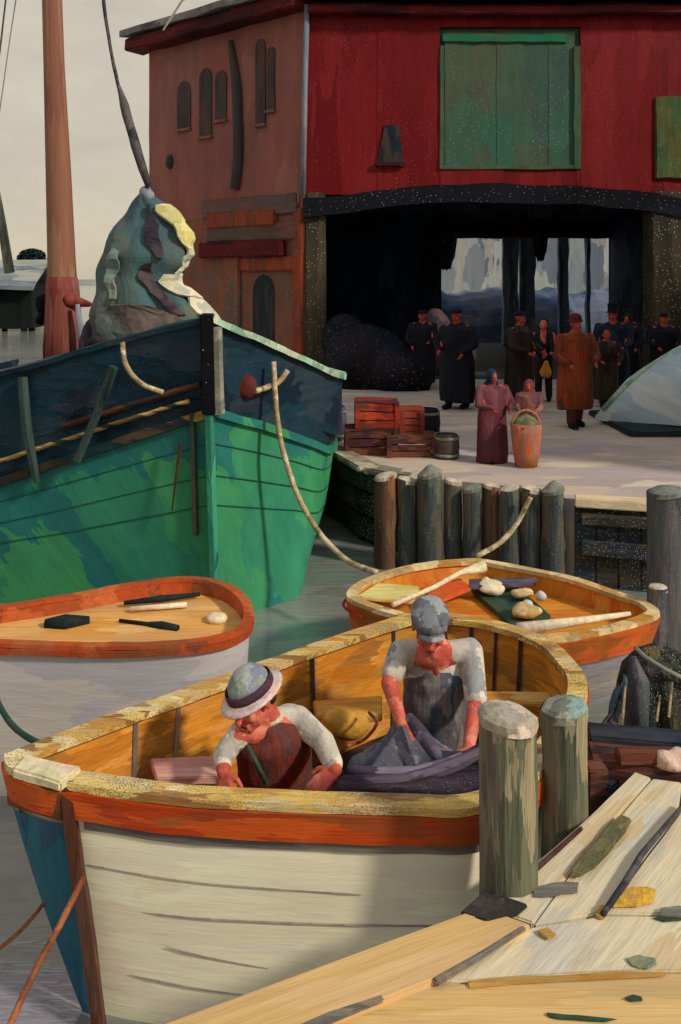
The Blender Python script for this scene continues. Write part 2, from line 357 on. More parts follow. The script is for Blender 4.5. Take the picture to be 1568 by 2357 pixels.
# red front: boards between openings
def FR(u, v, y=20.0): return ((u-U0)/F*y, H-(v-V0)/F*y)
X1 = 10.0
def vrect(mb, x0, x1, z0, z1, y0, y1): mb.box(x0, y0, z0, x1, y1, z1)
mb = MB()
# big shutter hole u 1010-1335, v 62-388 ; front wall as strips with slight board steps
xg0, zg1 = FR(1012, 62); xg1, zg0 = FR(1336, 390)
xw = -.83; i = 0
while xw < X1-.01:
    nx = min(xw+1.3+.4*random.random(), X1); dy = .010*(i % 3); i += 1
    if nx <= xg0 or xw >= xg1: vrect(mb, xw, nx, 4.32, TOP-.2, 20-dy, 20.3)
    else:
        if xw < xg0: vrect(mb, xw, xg0, 4.32, TOP-.2, 20-dy, 20.3); xw = xg0; continue
        nx = min(nx, xg1); vrect(mb, xw, nx, 4.32, zg0, 20-dy, 20.3); vrect(mb, xw, nx, zg1, TOP-.2, 20-dy, 20.3)
    xw = nx
mb.build('front_wall', m_red, wh, edge=1.0, wob=.02, wsc=1.5)
mb = MB(); n = 5
for k in range(n): 
    x0 = xg0+.12+(xg1-xg0-.24)*k/n; x1 = xg0+.12+(xg1-xg0-.24)*(k+1)/n; mb.box(x0, 20.02+.01*(k % 2), zg0+.1, x1, 20.1, zg1-.1)
mb.box(xg0-.02, 20.12, zg0-.02, xg1+.02, 20.29, zg1+.02)
sh = mb.build('loading_shutter', m_green, wh, edge=.6, wob=.02)
MB().box(xg0+.05, 19.97, zg1-.36, xg1-.3, 20.1, zg1-.16).build('shutter_rail', m_green2, sh, bevel=.02, edge=.5, wob=.03)
MB().box(xg0, 19.95, zg0, xg0+.1, 20.1, zg1-.44).box(xg1-.16, 19.95, zg0, xg1, 20.1, zg1-.44).box(xg0+.1, 19.95, zg0, xg1-.16, 20.1, zg0+.1).build('shutter_frame', paint('olive frame', [(68, 92, 68), (76, 84, 62), (60, 88, 70)], scale=2, stretch=(1, 1, .5), bump=.3), sh, bevel=.01, edge=.5, wob=.02)
x0, z1 = FR(874, 288); x1, z0 = FR(924, 374)
wn = MB().add([(x0-.04, 19.94, z0), (x1+.04, 19.94, z0), (x1-.06, 19.94, z1), (x0+.12, 19.94, z1), (x0-.04, 20.1, z0), (x1+.04, 20.1, z0), (x1-.06, 20.1, z1), (x0+.12, 20.1, z1)], [(0, 1, 2, 3), (4, 7, 6, 5), (0, 4, 5, 1), (1, 5, 6, 2), (2, 6, 7, 3), (3, 7, 4, 0)]).build('hatch_window', m_tealw, wh)
MB().bar((x0-.1, 19.92, z0-.04), (x1+.08, 19.92, z0-.04), .1, .08).build('sill', m_eave, wn)
x0, z1 = FR(1508, 222); x1, z0 = FR(1600, 412)
MB().box(x0, 19.92, z0, x1, 20.1, z1).build('side_shutter', paint('moss shutter', [(74, 84, 40), (60, 90, 60), (92, 88, 44)], scale=1.5, stretch=(1.5, 1, .5), bump=.3, speck=.1, spsize=16), wh, bevel=.02, edge=.4, wob=.03)
# front cornice, eave and roof
MB().box(-.7, 19.7, TOP-.55, X1, 19.97, TOP-.36).build('front_cornice', m_eave, wh, bevel=.03, edge=.8, wob=.06, wsc=1.1)
MB().hexa([(-.8, 19.45, TOP-.22), (X1+.3, 19.45, TOP-.22), (X1+.3, 20.3, TOP-.22), (-.8, 20.3, TOP-.22)], [(-.8, 19.45, TOP+.02), (X1+.3, 19.45, TOP+.02), (X1+.3, 20.3, TOP+.3), (-.8, 20.3, TOP+.3)]).build('front_eave', m_black, wh, bevel=.02, edge=.8, wob=.08, wsc=1.1)
MB().hexa([(-.8, 19.35, TOP+.03), (X1+.3, 19.35, TOP+.03), (X1+.3, 27, TOP+2.6), (-.8, 27, TOP+2.6)], [(-.8, 19.35, TOP+.2), (X1+.3, 19.35, TOP+.2), (X1+.3, 27, TOP+2.8), (-.8, 27, TOP+2.8)]).build('front_roof', m_eave, wh, edge=1, wob=.05)
# head beam of the passage, bowed a little upward
rows = []; hb = MB()
pts = [(700, 470), (800, 462), (900, 448), (1000, 440), (1150, 436), (1300, 440), (1450, 450), (1560, 470), (1620, 480)]
top = [Vector((FR(u, v)[0], 19.86, FR(u, v)[1]+.12)) for u, v in pts]
for a, b in zip(top, top[1:]):
    hb.hexa([a+Vector((0, 0, -.42)), b+Vector((0, 0, -.42)), b+Vector((0, .3, -.42)), a+Vector((0, .3, -.42))], [a, b, b+Vector((0, .3, 0)), a+Vector((0, .3, 0))])
hb.build('head_beam', m_black, wh, edge=.6, wob=.05, wsc=1.2)
# passage: pillars, side walls, ceiling, back screen
MB().box(-.82, 19.98, 0, -.34, 20.5, 4.4).build('pillar', m_olive, wh, bevel=.03, edge=.6, wob=.03)
MB().box(7.15, 19.9, 0, 8.4, 20.6, 4.4).build('pillar', m_olive, wh, bevel=.03, edge=.6, wob=.04)
MB().box(8.4, 20.1, 0, X1, 20.4, 4.4).build('ground_wall', m_olive, wh, edge=1)
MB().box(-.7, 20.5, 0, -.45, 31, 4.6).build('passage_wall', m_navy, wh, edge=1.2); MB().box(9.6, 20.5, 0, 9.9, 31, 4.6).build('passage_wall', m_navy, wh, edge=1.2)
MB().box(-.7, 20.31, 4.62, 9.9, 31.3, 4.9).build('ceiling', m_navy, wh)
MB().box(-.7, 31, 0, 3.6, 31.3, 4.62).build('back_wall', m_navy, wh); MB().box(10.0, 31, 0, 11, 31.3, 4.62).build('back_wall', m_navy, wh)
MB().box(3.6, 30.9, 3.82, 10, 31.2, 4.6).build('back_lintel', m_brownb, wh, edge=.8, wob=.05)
mb = MB()
m_post = paint('blue grey post', [(130, 148, 176), (100, 118, 146), (156, 168, 186), (88, 98, 122)], scale=1.5, stretch=(2.5, 1, .4), bump=.3, streak=.25, speck=.1, spsize=12)
for (u0, u1) in ((1158, 1192), (1197, 1232), (1286, 1308), (1350, 1358)):
    x0 = (u0-U0)/F*30.8; x1 = (u1-U0)/F*30.8
    MB().box(x0, 30.7, 0, x1, 31.0, 3.85).build('post', m_post, wh, bevel=.02, edge=.5, wob=.06)
MB().box(9.6, 30.9, 0, 10.0, 31.1, 3.85).build('end_screen', m_brownb, wh)
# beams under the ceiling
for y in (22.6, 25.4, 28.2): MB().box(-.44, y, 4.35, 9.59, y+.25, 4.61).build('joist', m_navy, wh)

# ================================================================ SCENE BEHIND THE PASSAGE
m_pale = paint('pale shed wall', [(128, 140, 148), (170, 174, 168), (92, 106, 124), (164, 162, 156), (110, 118, 132)], scale=.5, stretch=(1.6, 1, .7), rough=.9, bump=.2, streak=.12, gain=.8)
m_blueg = paint('blue grey hull', [(84, 100, 122), (104, 112, 128), (68, 80, 102), (116, 114, 122)], scale=.8, stretch=(1, 1, 1.6), rough=.9, bump=.2, streak=.2)
bs = thing('harbour_shed', 'pale shed seen bright through the far end of the dark passage', 'building', (11, 60, 0))
MB().box(4, 60, -1, 26, 66, 6.8).build('wall', m_pale, bs)
MB().hexa([(3.6, 59.6, 6.8), (26.4, 59.6, 6.8), (26.4, 63, 8.6), (3.6, 63, 8.6)], [(3.6, 59.6, 7), (26.4, 59.6, 7), (26.4, 63, 8.9), (3.6, 63, 8.9)]).hexa([(3.6, 63, 8.6), (26.4, 63, 8.6), (26.4, 66.4, 6.8), (3.6, 66.4, 6.8)], [(3.6, 63, 8.9), (26.4, 63, 8.9), (26.4, 66.4, 7), (3.6, 66.4, 7)]).build('roof', m_slate, bs)
st = thing('sheeted_stack', 'blue grey sheeted stack beyond the back of the passage', 'stack', (8, 40, 0))
mb = MB(); rows = []
for k in range(7):
    t = k/6; zz = 1.75*math.sin(math.pi/2*min(1, t*1.3)); yy = 32.5+2.5*t*t
    rows.append([(2+12*i/40, yy, max(0, zz*(1.02+.07*(int(i*.37+.5) % 3)+.03*noise.noise(Vector((i*.9, k*.2, 0)))))) for i in range(41)])
rows.append([(p[0], 38, 0) for p in rows[-1]])
mb.grid(rows).build('sheet', m_blueg, st, wob=.06)
# ragged nets added under the lintel to break up the bright opening
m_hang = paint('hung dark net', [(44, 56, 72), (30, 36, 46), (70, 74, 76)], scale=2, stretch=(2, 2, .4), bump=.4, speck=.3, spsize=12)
for (u0, u1, v1, y, lb) in ((1000, 1052, 620, 30.2, 'ragged dark net added in the passage to break the light, left of the bright openings'), (1226, 1262, 600, 30.3, 'narrow dark net added to break the light beside the double post in the passage'), (1425, 1490, 660, 30.1, 'wide ragged net added to break the light at the right end of the bright openings')):
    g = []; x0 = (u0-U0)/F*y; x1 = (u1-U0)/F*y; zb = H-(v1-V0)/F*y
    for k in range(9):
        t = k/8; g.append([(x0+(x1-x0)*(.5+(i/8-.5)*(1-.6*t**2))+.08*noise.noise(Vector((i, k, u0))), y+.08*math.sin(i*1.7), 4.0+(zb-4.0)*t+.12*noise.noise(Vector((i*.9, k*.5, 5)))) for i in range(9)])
    tag(MB().grid(g).build('added_net', m_hang, solid=.03), lb, 'net', 'nets added to break up the passage light')
fl = MB().add([(-.4, 20.6, .006), (9.55, 20.6, .006), (9.55, 34, .006), (-.4, 34, .006)], [(0, 1, 2, 3)]).build('passage_shade_sheet', paint('dark passage floor', [(74, 70, 76), (60, 58, 66), (88, 80, 80)], scale=.8, stretch=(1, 2, 1), bump=.3, streak=.15), origin=False, normals=False); tag(fl, kind='structure')  # dark sheet over the quay: passage shade put into its colour
# far left: dark boathouse on the water, mast leaning, tree
m_roofp = paint('pale lilac roof', [(128, 136, 132), (100, 104, 116), (150, 152, 140)], scale=.6, stretch=(.6, 1, 2.5), rough=.8, bump=.2, streak=.2)
m_dkgr = paint('dark green boards', [(16, 22, 20), (24, 30, 26), (12, 16, 20)], scale=1, stretch=(2, 1, .5), rough=.9, bump=.3, streak=.3)
bh = thing('boathouse', 'low dark boathouse with a pale lilac roof, left edge beyond the mast', 'building', (-22, 54, -.9))
MB().box(-27, 53.5, -.7, -19.0, 60, 1.7).build('wall', m_dkgr, bh, edge=1.2, wob=.15, wsc=.7)
MB().hexa([(-27.5, 52.8, 1.72), (-18.7, 52.8, 1.72), (-19.0, 56.7, 3.35), (-27.5, 56.7, 3.35)], [(-27.5, 52.8, 1.95), (-18.7, 52.8, 1.95), (-19.0, 56.7, 3.6), (-27.5, 56.7, 3.6)]).hexa([(-27.5, 56.7, 3.35), (-19.0, 56.7, 3.35), (-18.7, 60.6, 1.72), (-27.5, 60.6, 1.72)], [(-27.5, 56.7, 3.6), (-19.0, 56.7, 3.6), (-18.7, 60.6, 1.95), (-27.5, 60.6, 1.95)]).build('roof', m_roofp, bh, edge=1.2, wob=.12, wsc=.6)
for x in (-26, -23, -19.6):
    for y in (53.8, 59.5): MB().tube([(x, y, -1.3), (x, y, -.6)], .2, 8).build('pile', m_dkgr, bh)
m_leaf = paint('dark foliage', [(20, 44, 46), (30, 60, 52), (14, 32, 38)], scale=3, rough=.9, bump=.5, streak=.3)
tr = thing('bushy_tree', 'small dark round tree behind the boathouse roof', 'tree', (-22.2, 62.5, -.9))
MB().tube([(-22.2, 62.5, -.9), (-22.25, 62.5, 2), (-22.1, 62.5, 3.6)], [.25, .2, .08], 7).build('trunk', m_dkgr, tr)
mb = MB()
for k in range(1500):
    a = random.random()*6.28; r = random.random()**.4; h = random.uniform(-1, 1); rr = math.sqrt(max(0, 1-h*h))*r
    c = Vector((-22.2+1.0*rr*math.cos(a), 62.5+.9*rr*math.sin(a), 3.85+.62*h)); n = Vector((random.uniform(-1, 1), random.uniform(-1, 1), random.uniform(-1, 1))).normalized()
    t = n.orthogonal().normalized()*.14; s2 = n.cross(t).normalized()*.1; mb.add([c-t, c-s2, c+t, c+s2], [(0, 1, 2, 3)])
mb.build('crown', m_leaf, tr, normals=False)
m_greyp = paint('grey pole', [(116, 116, 104), (140, 136, 120), (92, 94, 88)], scale=3, stretch=(2, 2, .4), bump=.3)
o = MB().tube([D(22, 628, 26), D(2, 500, 26), D(-20, 380, 26), D(-60, 100, 26)], [.16, .13, .1, .06], 8).build('leaning_spar', m_greyp, smooth=True)
tag(o, 'grey leaning spar rising from behind the boathouse at the left edge', 'spar')
# sailing rig lines far left
m_rope_d = paint('dark line', [(64, 60, 62), (96, 88, 86), (50, 48, 54)], scale=6, bump=.3)
o = MB().tube([D(20, 0-60, 13), D(0, 115, 13), D(-30, 300, 13)], .014, 6).build('rigging_line', m_rope_d)
tag(o, 'thin dark rigging line crossing the upper left corner', 'line')
o = MB().tube([D(46, -60, 12.6), D(24, 80, 12.6), D(0, 250, 12.6), D(-20, 380, 12.6)], .009, 6).build('rigging_line', m_greyp)
tag(o, 'faint grey rigging line beside the dark one in the upper left corner', 'line')
o = MB().tube([D(455, -20, 15.5), D(420, 0, 15.2), D(375, 70, 15)], .02, 6).build('halyard', m_greyp)
tag(o, 'faint pale line beside the eave above the forestay', 'line')

# ================================================================ BOATS
def area(lp): return sum(a.x*b.y-b.x*a.y for a, b in zip(lp, lp[1:]+lp[:1]))/2
def offs(lp, d):
    """move a closed loop inwards by d in plan"""
    s = 1 if area(lp) > 0 else -1; n = len(lp); o = []
    for i in range(n):
        a = lp[i-1]; b = lp[i]; c = lp[(i+1) % n]
        t1 = Vector((b.x-a.x, b.y-a.y, 0)).normalized(); t2 = Vector((c.x-b.x, c.y-b.y, 0)).normalized()
        n1 = Vector((-t1.y, t1.x, 0))*s; n2 = Vector((-t2.y, t2.x, 0))*s; m = (n1+n2)
        if m.length < 1e-4: m = n1
        m.normalize(); k = min(1.6, 1/max(.4, m.dot(n1)))
        o.append(b+m*d*k)
    return o
def zed(lp, dz): return [p+Vector((0, 0, dz)) for p in lp]
def lerpl(a, b, t, tz=None): 
    tz = t if tz is None else tz
    return [Vector((p.x+(q.x-p.x)*t, p.y+(q.y-p.y)*t, p.z+(q.z-p.z)*tz)) for p, q in zip(a, b)]
def small_boat(root, G, B, mats, gw=.09, gt=.035, rail=None, floor=-.55, inw=.035, p=.55, rows=10):
    """G gunwale loop, B bottom loop: hull shell, inner planking, floor, gunwale, rub rail"""
    r = [lerpl(G, B, (i/rows)**(1/p), i/rows) for i in range(rows+1)]
    mb = MB(); mb.grid(r, closed=True); n = len(G)
    mb.add(r[-1], [tuple(range(n))]); hull = mb.build('hull', mats['hull'], root, smooth=True, wob=.006, wsc=4)
    zt = sum(p.z for p in G)/n; zb = sum(p.z for p in B)/n
    tf = (zt-floor)/(zt-zb)
    r2 = []
    for i in range(7):
        t = tf*i/6; r2.append(offs(lerpl(G, B, t**(1/p), t), inw))
    MB().grid(r2, closed=True, flip=True).build('inner_planking', mats['inner'], root, smooth=True, wob=.006, wsc=4)
    MB().add(zed(r2[-1], .01), [tuple(range(n))]).build('floor', mats['floor'], root)
    go = offs(G, -.025); gi = offs(G, gw)
    MB().grid([go, zed(go, gt), zed(gi, gt), gi, go], closed=True).build('gunwale', mats['gun'], root, wob=.006, wsc=5)
    if rail:
        a = offs(G, -.014); 
        MB().grid([zed(offs(G, -.001), -.004), zed(offs(G, -.034), -.004), zed(offs(lerpl(G, B, (rail/(zt-zb))**(1/p), 0), -.03), -rail), zed(offs(lerpl(G, B, (rail/(zt-zb))**(1/p), 0), -.001), -rail)], closed=True).build('rub_rail', mats['rail'], root, wob=.005, wsc=4)
    return hull, r2
# ---- near workboat
m_yellow = paint('yellow gunwale', [(206, 170, 84), (218, 192, 120), (186, 132, 54), (222, 204, 152), (150, 104, 52)], scale=6, stretch=(.8, 2.5, 2.5), rough=.6, bump=.5, streak=.25, speck=.42, spsize=110, spcol=(.2, .16, .1))
m_orail = paint('orange red rub rail', [(176, 62, 20), (190, 72, 24), (160, 60, 30), (150, 84, 44), (196, 84, 30)], scale=3, stretch=(.8, 2, 3), rough=.55, bump=.4, streak=.15)
m_hullw = paint('cream white planking', [(238, 228, 198), (232, 222, 190), (236, 220, 194), (230, 220, 198), (238, 232, 200)], scale=2.2, stretch=(.9, 1, 3.0), rough=.6, bump=.22, streak=.035, gain=1.0)
m_inner = paint('ochre inner planking', [(206, 134, 42), (180, 108, 32), (222, 154, 56), (156, 104, 44), (210, 140, 64)], scale=4, stretch=(1, 1, 2.6), rough=.6, bump=.5, streak=.2)
m_dfloor = paint('dark bilge', [(46, 40, 34), (30, 38, 36), (62, 50, 40)], scale=5, rough=.8, bump=.4)
nb = thing('workboat', 'cream hulled open workboat with orange rail and yellow gunwale, two men aboard', 'boat', (0, 4.6, -.9))
GZ = .15
near = [P(165, 1822, GZ), P(400, 1848, GZ), P(700, 1863, GZ), P(950, 1870, GZ), Vector((.57, 3.665, GZ)), Vector((.80, 3.82, GZ)), Vector((1.02, 4.14, GZ)), Vector((1.23, 4.5, GZ)), Vector((1.33, 4.78, GZ)), Vector((1.32, 5.08, GZ)), P(1243, 1478, GZ), P(1130, 1440, GZ), P(1010, 1426, GZ), P(900, 1440, GZ), P(600, 1542, GZ), P(300, 1655, GZ), P(22, 1768, GZ)]
side = cat(near, 6)
tr_ = [P(22, 1768, GZ), P(30, 1790, GZ), P(95, 1812, GZ), P(165, 1822, GZ)]
trn = cat(tr_, 3)[1:-1]
G = side+trn
for i, g in enumerate(G): # slight sheer, higher towards the bow
    g.z += .03*max(0, -g.x-.6)
cx, cy = .15, 4.6
Bt = []
bowp = Vector((-1.10, 3.93, -.95))
for g in G:
    q2 = Vector((cx+(g.x-cx)*.9, cy+(g.y-cy)*.88, -1.05))
    wgt = max(0, min(1, (-g.x-.35)/.85))
    tgt = Vector((-1.09, 3.93+(.12 if g.y > 4.05 else 0), -1.05))
    q2 = q2.lerp(tgt, wgt**1.2 if g.y > 4.2 else wgt**6); Bt.append(q2)
hull, r2 = small_boat(nb, G, Bt, dict(hull=m_hullw, inner=m_inner, floor=m_dfloor, gun=m_yellow, rail=m_orail), gw=.078, gt=.035, rail=.125, floor=-.5, p=.8)
# dark band under rail and plank seams as raised laps on the near side
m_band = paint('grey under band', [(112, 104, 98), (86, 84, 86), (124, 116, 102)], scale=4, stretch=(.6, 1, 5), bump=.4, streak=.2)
m_seam = paint('seam', [(128, 118, 112), (150, 140, 124)], scale=8, bump=.2)
nI = 6*9
def hull_line(mb, G, B, i0, i1, depth, r, zt=.15, zb=-1.05, p=.8, lean=0):
    pts = []
    for i in range(i0, i1):
        dd = depth+lean*(i-i0)/(i1-i0); t = dd/(zt-zb); q = lerpl([G[i]], [B[i]], t**(1/p), t)[0]
        c = Vector((cx, cy, q.z)); pts.append(q+(q-c).normalized()*.004)
    mb.tube(pts, r, 5)
mb = MB(); a = [lerpl([G[i]], [Bt[i]], (.125/1.2)**(1.25), .125/1.2)[0] for i in range(1, 30)]; b2 = [lerpl([G[i]], [Bt[i]], (.175/1.2)**(1.25), .175/1.2)[0] for i in range(1, 30)]
ofy = Vector((0, -.012, 0))
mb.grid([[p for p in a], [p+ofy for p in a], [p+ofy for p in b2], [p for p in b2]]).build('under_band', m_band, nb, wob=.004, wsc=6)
for (i0, i1, dd, r, le) in ((1, 16, .34, .0035, .03), (4, 22, .52, .004, -.02), (5, 11, .67, .004, .07), (3, 12, .83, .003, .05)):
    mb = MB(); hull_line(mb, G, Bt, i0, i1, dd, [r*.3]+[r]*(i1-i0-2)+[r*.3], lean=le); mb.build('plank_seam', m_seam, nb)
# stem post at the near corner of the bow, shadow side of the bow painted in blue
m_stem = paint('dark brown stem', [(74, 42, 28), (92, 54, 38), (58, 36, 34), (104, 70, 54)], scale=5, stretch=(2, 2, .5), bump=.5, streak=.2)
m_blue = paint('blue bow shade', [(40, 92, 112), (52, 104, 120), (62, 86, 100), (30, 84, 116)], scale=4, stretch=(2, 2, .7), bump=.4, streak=.15)
m_cap = paint('cream cap', [(222, 204, 170), (208, 200, 150), (230, 200, 176)], scale=6, bump=.5)
pts = []
s0 = D(150, 1798, 3.83); 
stem = [D(160, 1795, 3.82), D(158, 1840, 3.80), D(168, 1930, 3.78), D(188, 2060, 3.77), D(205, 2180, 3.78), D(228, 2357, 3.80), D(236, 2420, 3.83)]
st_ = cat(stem, 4)
MB().tube(st_, [.036]*len(st_), 4).build('stem_post', m_stem, nb, wob=.004, wsc=8)
nS = len(side)
ix = list(range(nS-1, len(G)))+[0]
tl = []
for k in range(12):
    t = .13+.87*k/11; rw = lerpl(G, Bt, t**(1/.8), t); tl.append([rw[i]+Vector((-.012, -.018, 0)) for i in ix])
MB().grid(tl).build('bow_shade_panel', m_blue, nb, smooth=True, wob=.003)
bl = [P(140, 1812, GZ+.05), P(28, 1778, GZ+.05), P(60, 1745, GZ+.05), P(190, 1772, GZ+.05)]
MB().ptop([b+Vector((0, 0, .02)) for b in bl], .05).build('breast_hook', m_cap, nb, bevel=.01, edge=.1, wob=.008, wsc=8)
bw = [D(28, 1800, 3.97), D(150, 1835, 3.82)]
MB().bar(bw[0]+Vector((0, -.03, -.02)), bw[1]+Vector((0, -.03, -.02)), .03, .12).build('bow_rail', paint('brown rail end', [(112, 62, 34), (134, 80, 46), (90, 44, 30)], scale=5, stretch=(1, 1, 3), bump=.4), nb, wob=.004)
MB().bar(D(118, 1775, 3.95), D(172, 1790, 3.86), .09, .035).build('stem_cap', m_cap, nb, bevel=.008)
# ribs on the inside of the far side
m_rib = paint('dark rib', [(70, 52, 60), (56, 66, 60), (92, 70, 60)], scale=6, stretch=(2, 2, .6), bump=.3)
m_ribl = paint('pale rib', [(150, 130, 110), (120, 110, 100)], scale=6, stretch=(2, 2, .6), bump=.3)
nG = len(r2[0])
for i in (62, 65, 68, 71, 75, 78, 82, 85, 88, 90):
    pr = [r2[k][i] + (Vector((cx, cy, r2[k][i].z))-r2[k][i]).normalized()*.012 for k in range(0, 7)]
    MB().tube(pr, .011 if i % 2 else .014, 4).build('rib', m_ribl if i in (90, 88) else m_rib, nb)
# thwarts and stern seat
m_thw = paint('ochre thwart', [(206, 150, 60), (188, 126, 44), (214, 168, 92)], scale=4, stretch=(.8, 2, 2), bump=.4)
m_pink = paint('pink thwart', [(206, 140, 124), (190, 120, 104), (214, 166, 150)], scale=4, stretch=(.8, 2, 2), bump=.4)
def plank4(us, z, th): return MB().ptop([P(u, v, z) for u, v in us], th)
plank4([(345, 1745), (505, 1738), (500, 1788), (360, 1790)], -.02, .04).build('thwart', m_pink, nb, bevel=.006)
plank4([(720, 1612), (880, 1600), (880, 1642), (730, 1648)], -.05, .05).build('thwart', m_thw, nb, bevel=.006)
plank4([(1110, 1590), (1262, 1592), (1285, 1622), (1110, 1622)], -.08, .05).build('stern_seat', m_thw, nb, bevel=.006)
# violet stringer beneath the near gunwale
m_shelf = paint('violet board', [(96, 84, 98), (60, 48, 62), (124, 112, 128)], scale=5, stretch=(1, 2, 2), bump=.4)
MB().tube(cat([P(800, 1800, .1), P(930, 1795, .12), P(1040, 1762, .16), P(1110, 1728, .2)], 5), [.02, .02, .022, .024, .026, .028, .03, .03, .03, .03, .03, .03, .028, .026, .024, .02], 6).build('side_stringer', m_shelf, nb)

# ---- left dinghy
m_orim = paint('orange red rim', [(176, 76, 36), (156, 70, 36), (190, 98, 52), (134, 74, 46)], scale=5, bump=.4, streak=.15)
m_tan = paint('tan bottom boards', [(220, 160, 84), (206, 150, 84), (228, 176, 104), (190, 150, 96), (214, 148, 62)], scale=4, stretch=(.6, 2.5, 1), bump=.5, streak=.14)
m_wh2 = paint('lilac white hull', [(196, 186, 184), (184, 178, 184), (206, 196, 184), (176, 172, 176)], scale=2, stretch=(.8, 1, 1.8), bump=.35, streak=.06)
ld = thing('dinghy', 'dinghy with red-orange rim and tan boards lying under the green hull', 'boat', (-1.6, 5.8, -.9))
lp = [(0, 1487), (200, 1494), (350, 1492), (480, 1480), (545, 1462), (573, 1432), (566, 1390), (520, 1352), (430, 1336), (300, 1350), (180, 1374), (0, 1402), (-130, 1412), (-210, 1430), (-250, 1452), (-200, 1472), (-110, 1480)]
G = cat([P(u, v, GZ) for u, v in lp], 5, closed=True)
c0 = sum(G, Vector())/len(G)
B2 = [Vector((c0.x+(g.x-c0.x)*.93, c0.y+(g.y-c0.y)*.72+.12, -1.0)) for g in G]
small_boat(ld, G, B2, dict(hull=m_wh2, inner=m_orim, floor=m_tan, gun=m_orim, rail=m_orim), gw=.04, gt=.025, rail=.045, floor=.055, p=.85)
for us in ([(110, 1428), (205, 1418), (212, 1430), (110, 1446)],):
    pass
m_oar = paint('black green oar', [(22, 40, 38), (16, 30, 32), (40, 48, 40)], scale=8, bump=.4)
o = MB().tube([P(105, 1437, .08), P(150, 1434, .09), P(205, 1428, .08)], [.035, .06, .03], 8).build('tar_bucket', m_oar, smooth=True); tag(o, 'short black bundle lying on the tan boards of the left dinghy', 'bundle')
o = MB().tube([P(275, 1428, .08), P(340, 1436, .08), P(372, 1440, .08), P(410, 1446, .08)], [.012, .014, .03, .022], 8).build('paddle', m_oar, smooth=True); tag(o, 'slim black paddle on the boards of the left dinghy', 'paddle')
o = MB().tube([P(285, 1388, .1), P(370, 1378, .1), P(460, 1368, .1)], [.015, .025, .015], 8).build('oar', m_oar, smooth=True); tag(o, 'dark oar tucked along the far side of the left dinghy', 'oar')
o = MB().tube([P(300, 1402, .09), P(430, 1392, .09)], [.02, .02], 6).build('boat_hook', m_cap, smooth=True); tag(o, 'pale boat hook pole beside the dark oar in the left dinghy', 'pole')
cb = P(499, 1430, .065)
mb = MB(); rr = [(0, .0), (.062, .0), (.066, .03), (.055, .045), (.03, .05), (0, .05)]
mb.grid([[cb+Vector((r*1.1*math.cos(a*.5236), r*math.sin(a*.5236), z)) for a in range(12)] for r, z in rr], closed=True)
o = mb.build('rope_coil', m_cap, smooth=True, wob=.008, wsc=20); tag(o, 'round cream rope coil in the rounded end of the left dinghy', 'coil')

# ---- right dinghy
m_yo = paint('yellow orange boards', [(206, 132, 36), (190, 116, 30), (216, 150, 56), (196, 100, 34)], scale=4, stretch=(.7, 2.5, 1), bump=.5, streak=.2)
m_rim3 = paint('straw rim', [(206, 176, 120), (170, 140, 90), (226, 204, 152), (180, 130, 60)], scale=5, bump=.5, streak=.2)
m_h3 = paint('orange topsides', [(168, 84, 30), (190, 92, 30), (140, 92, 36), (206, 96, 36)], scale=3.5, stretch=(1, 1, 2), bump=.4)
m_h4 = paint('lilac boot hull', [(150, 142, 146), (128, 140, 146), (160, 150, 140)], scale=3, stretch=(1, 1, 2), bump=.4)
rd = thing('dinghy', 'straw-rimmed dinghy with yellow boards moored under the piles', 'boat', (1.25, 7, -.9))
Z3 = -.2
lp = [(1506, 1424), (1400, 1457), (1260, 1478), (1130, 1470), (1000, 1445), (890, 1416), (822, 1392), (806, 1372), (850, 1340), (950, 1310), (1080, 1296), (1150, 1304), (1300, 1334), (1430, 1375), (1490, 1398)]
G = cat([P(u, v, Z3) for u, v in lp], 5, closed=True)
c0 = sum(G, Vector())/len(G)
B3 = [Vector((c0.x+(g.x-c0.x)*.84, c0.y+(g.y-c0.y)*.6+.1, -.98)) for g in G]
def splitband(G, B, t0, t1, p):
    return lerpl(G, B, t0**(1/p), t0), lerpl(G, B, t1**(1/p), t1)
small_boat(rd, G, B3, dict(hull=m_h4, inner=m_yo, floor=m_yo, gun=m_rim3, rail=m_h3), gw=.06, gt=.035, rail=.22, floor=-.36, p=.85)
m_red2 = paint('scarlet stripe', [(190, 30, 30), (160, 30, 36)], scale=8, bump=.3)
mb = MB(); pr = [offs(G, -.05)[i]+Vector((0, 0, -.05)) for i in range(28, 38)]; mb.tube(pr, .012, 5).build('stripe', m_red2, rd)
MB().ptop([P(820, 1372, -.19), P(955, 1385, -.19), P(965, 1350, -.19), P(870, 1340, -.19)], .03).build('bow_sheet', paint('lemon boards', [(206, 186, 70), (222, 206, 130), (180, 160, 80)], scale=5, stretch=(.7, 2, 1), bump=.5), rd, bevel=.006, edge=.15, wob=.01)
m_grn = paint('bottle green paint', [(30, 62, 54), (40, 80, 66), (60, 70, 50)], scale=5, bump=.4)
MB().ptop([P(1085, 1355, -.3), P(1190, 1350, -.3), P(1270, 1415, -.3), P(1180, 1440, -.3)], .03).build('bottom_board', m_grn, rd, bevel=.005, edge=.15, wob=.01)
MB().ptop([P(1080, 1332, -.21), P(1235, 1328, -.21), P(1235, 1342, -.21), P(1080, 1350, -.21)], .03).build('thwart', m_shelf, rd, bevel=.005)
MB().ptop([P(970, 1352, -.22), P(1060, 1330, -.22), P(1085, 1352, -.22), P(1000, 1388, -.22)], .03).build('thwart', paint('flame orange board', [(214, 84, 36), (196, 96, 44)], scale=6, bump=.4), rd, bevel=.005)
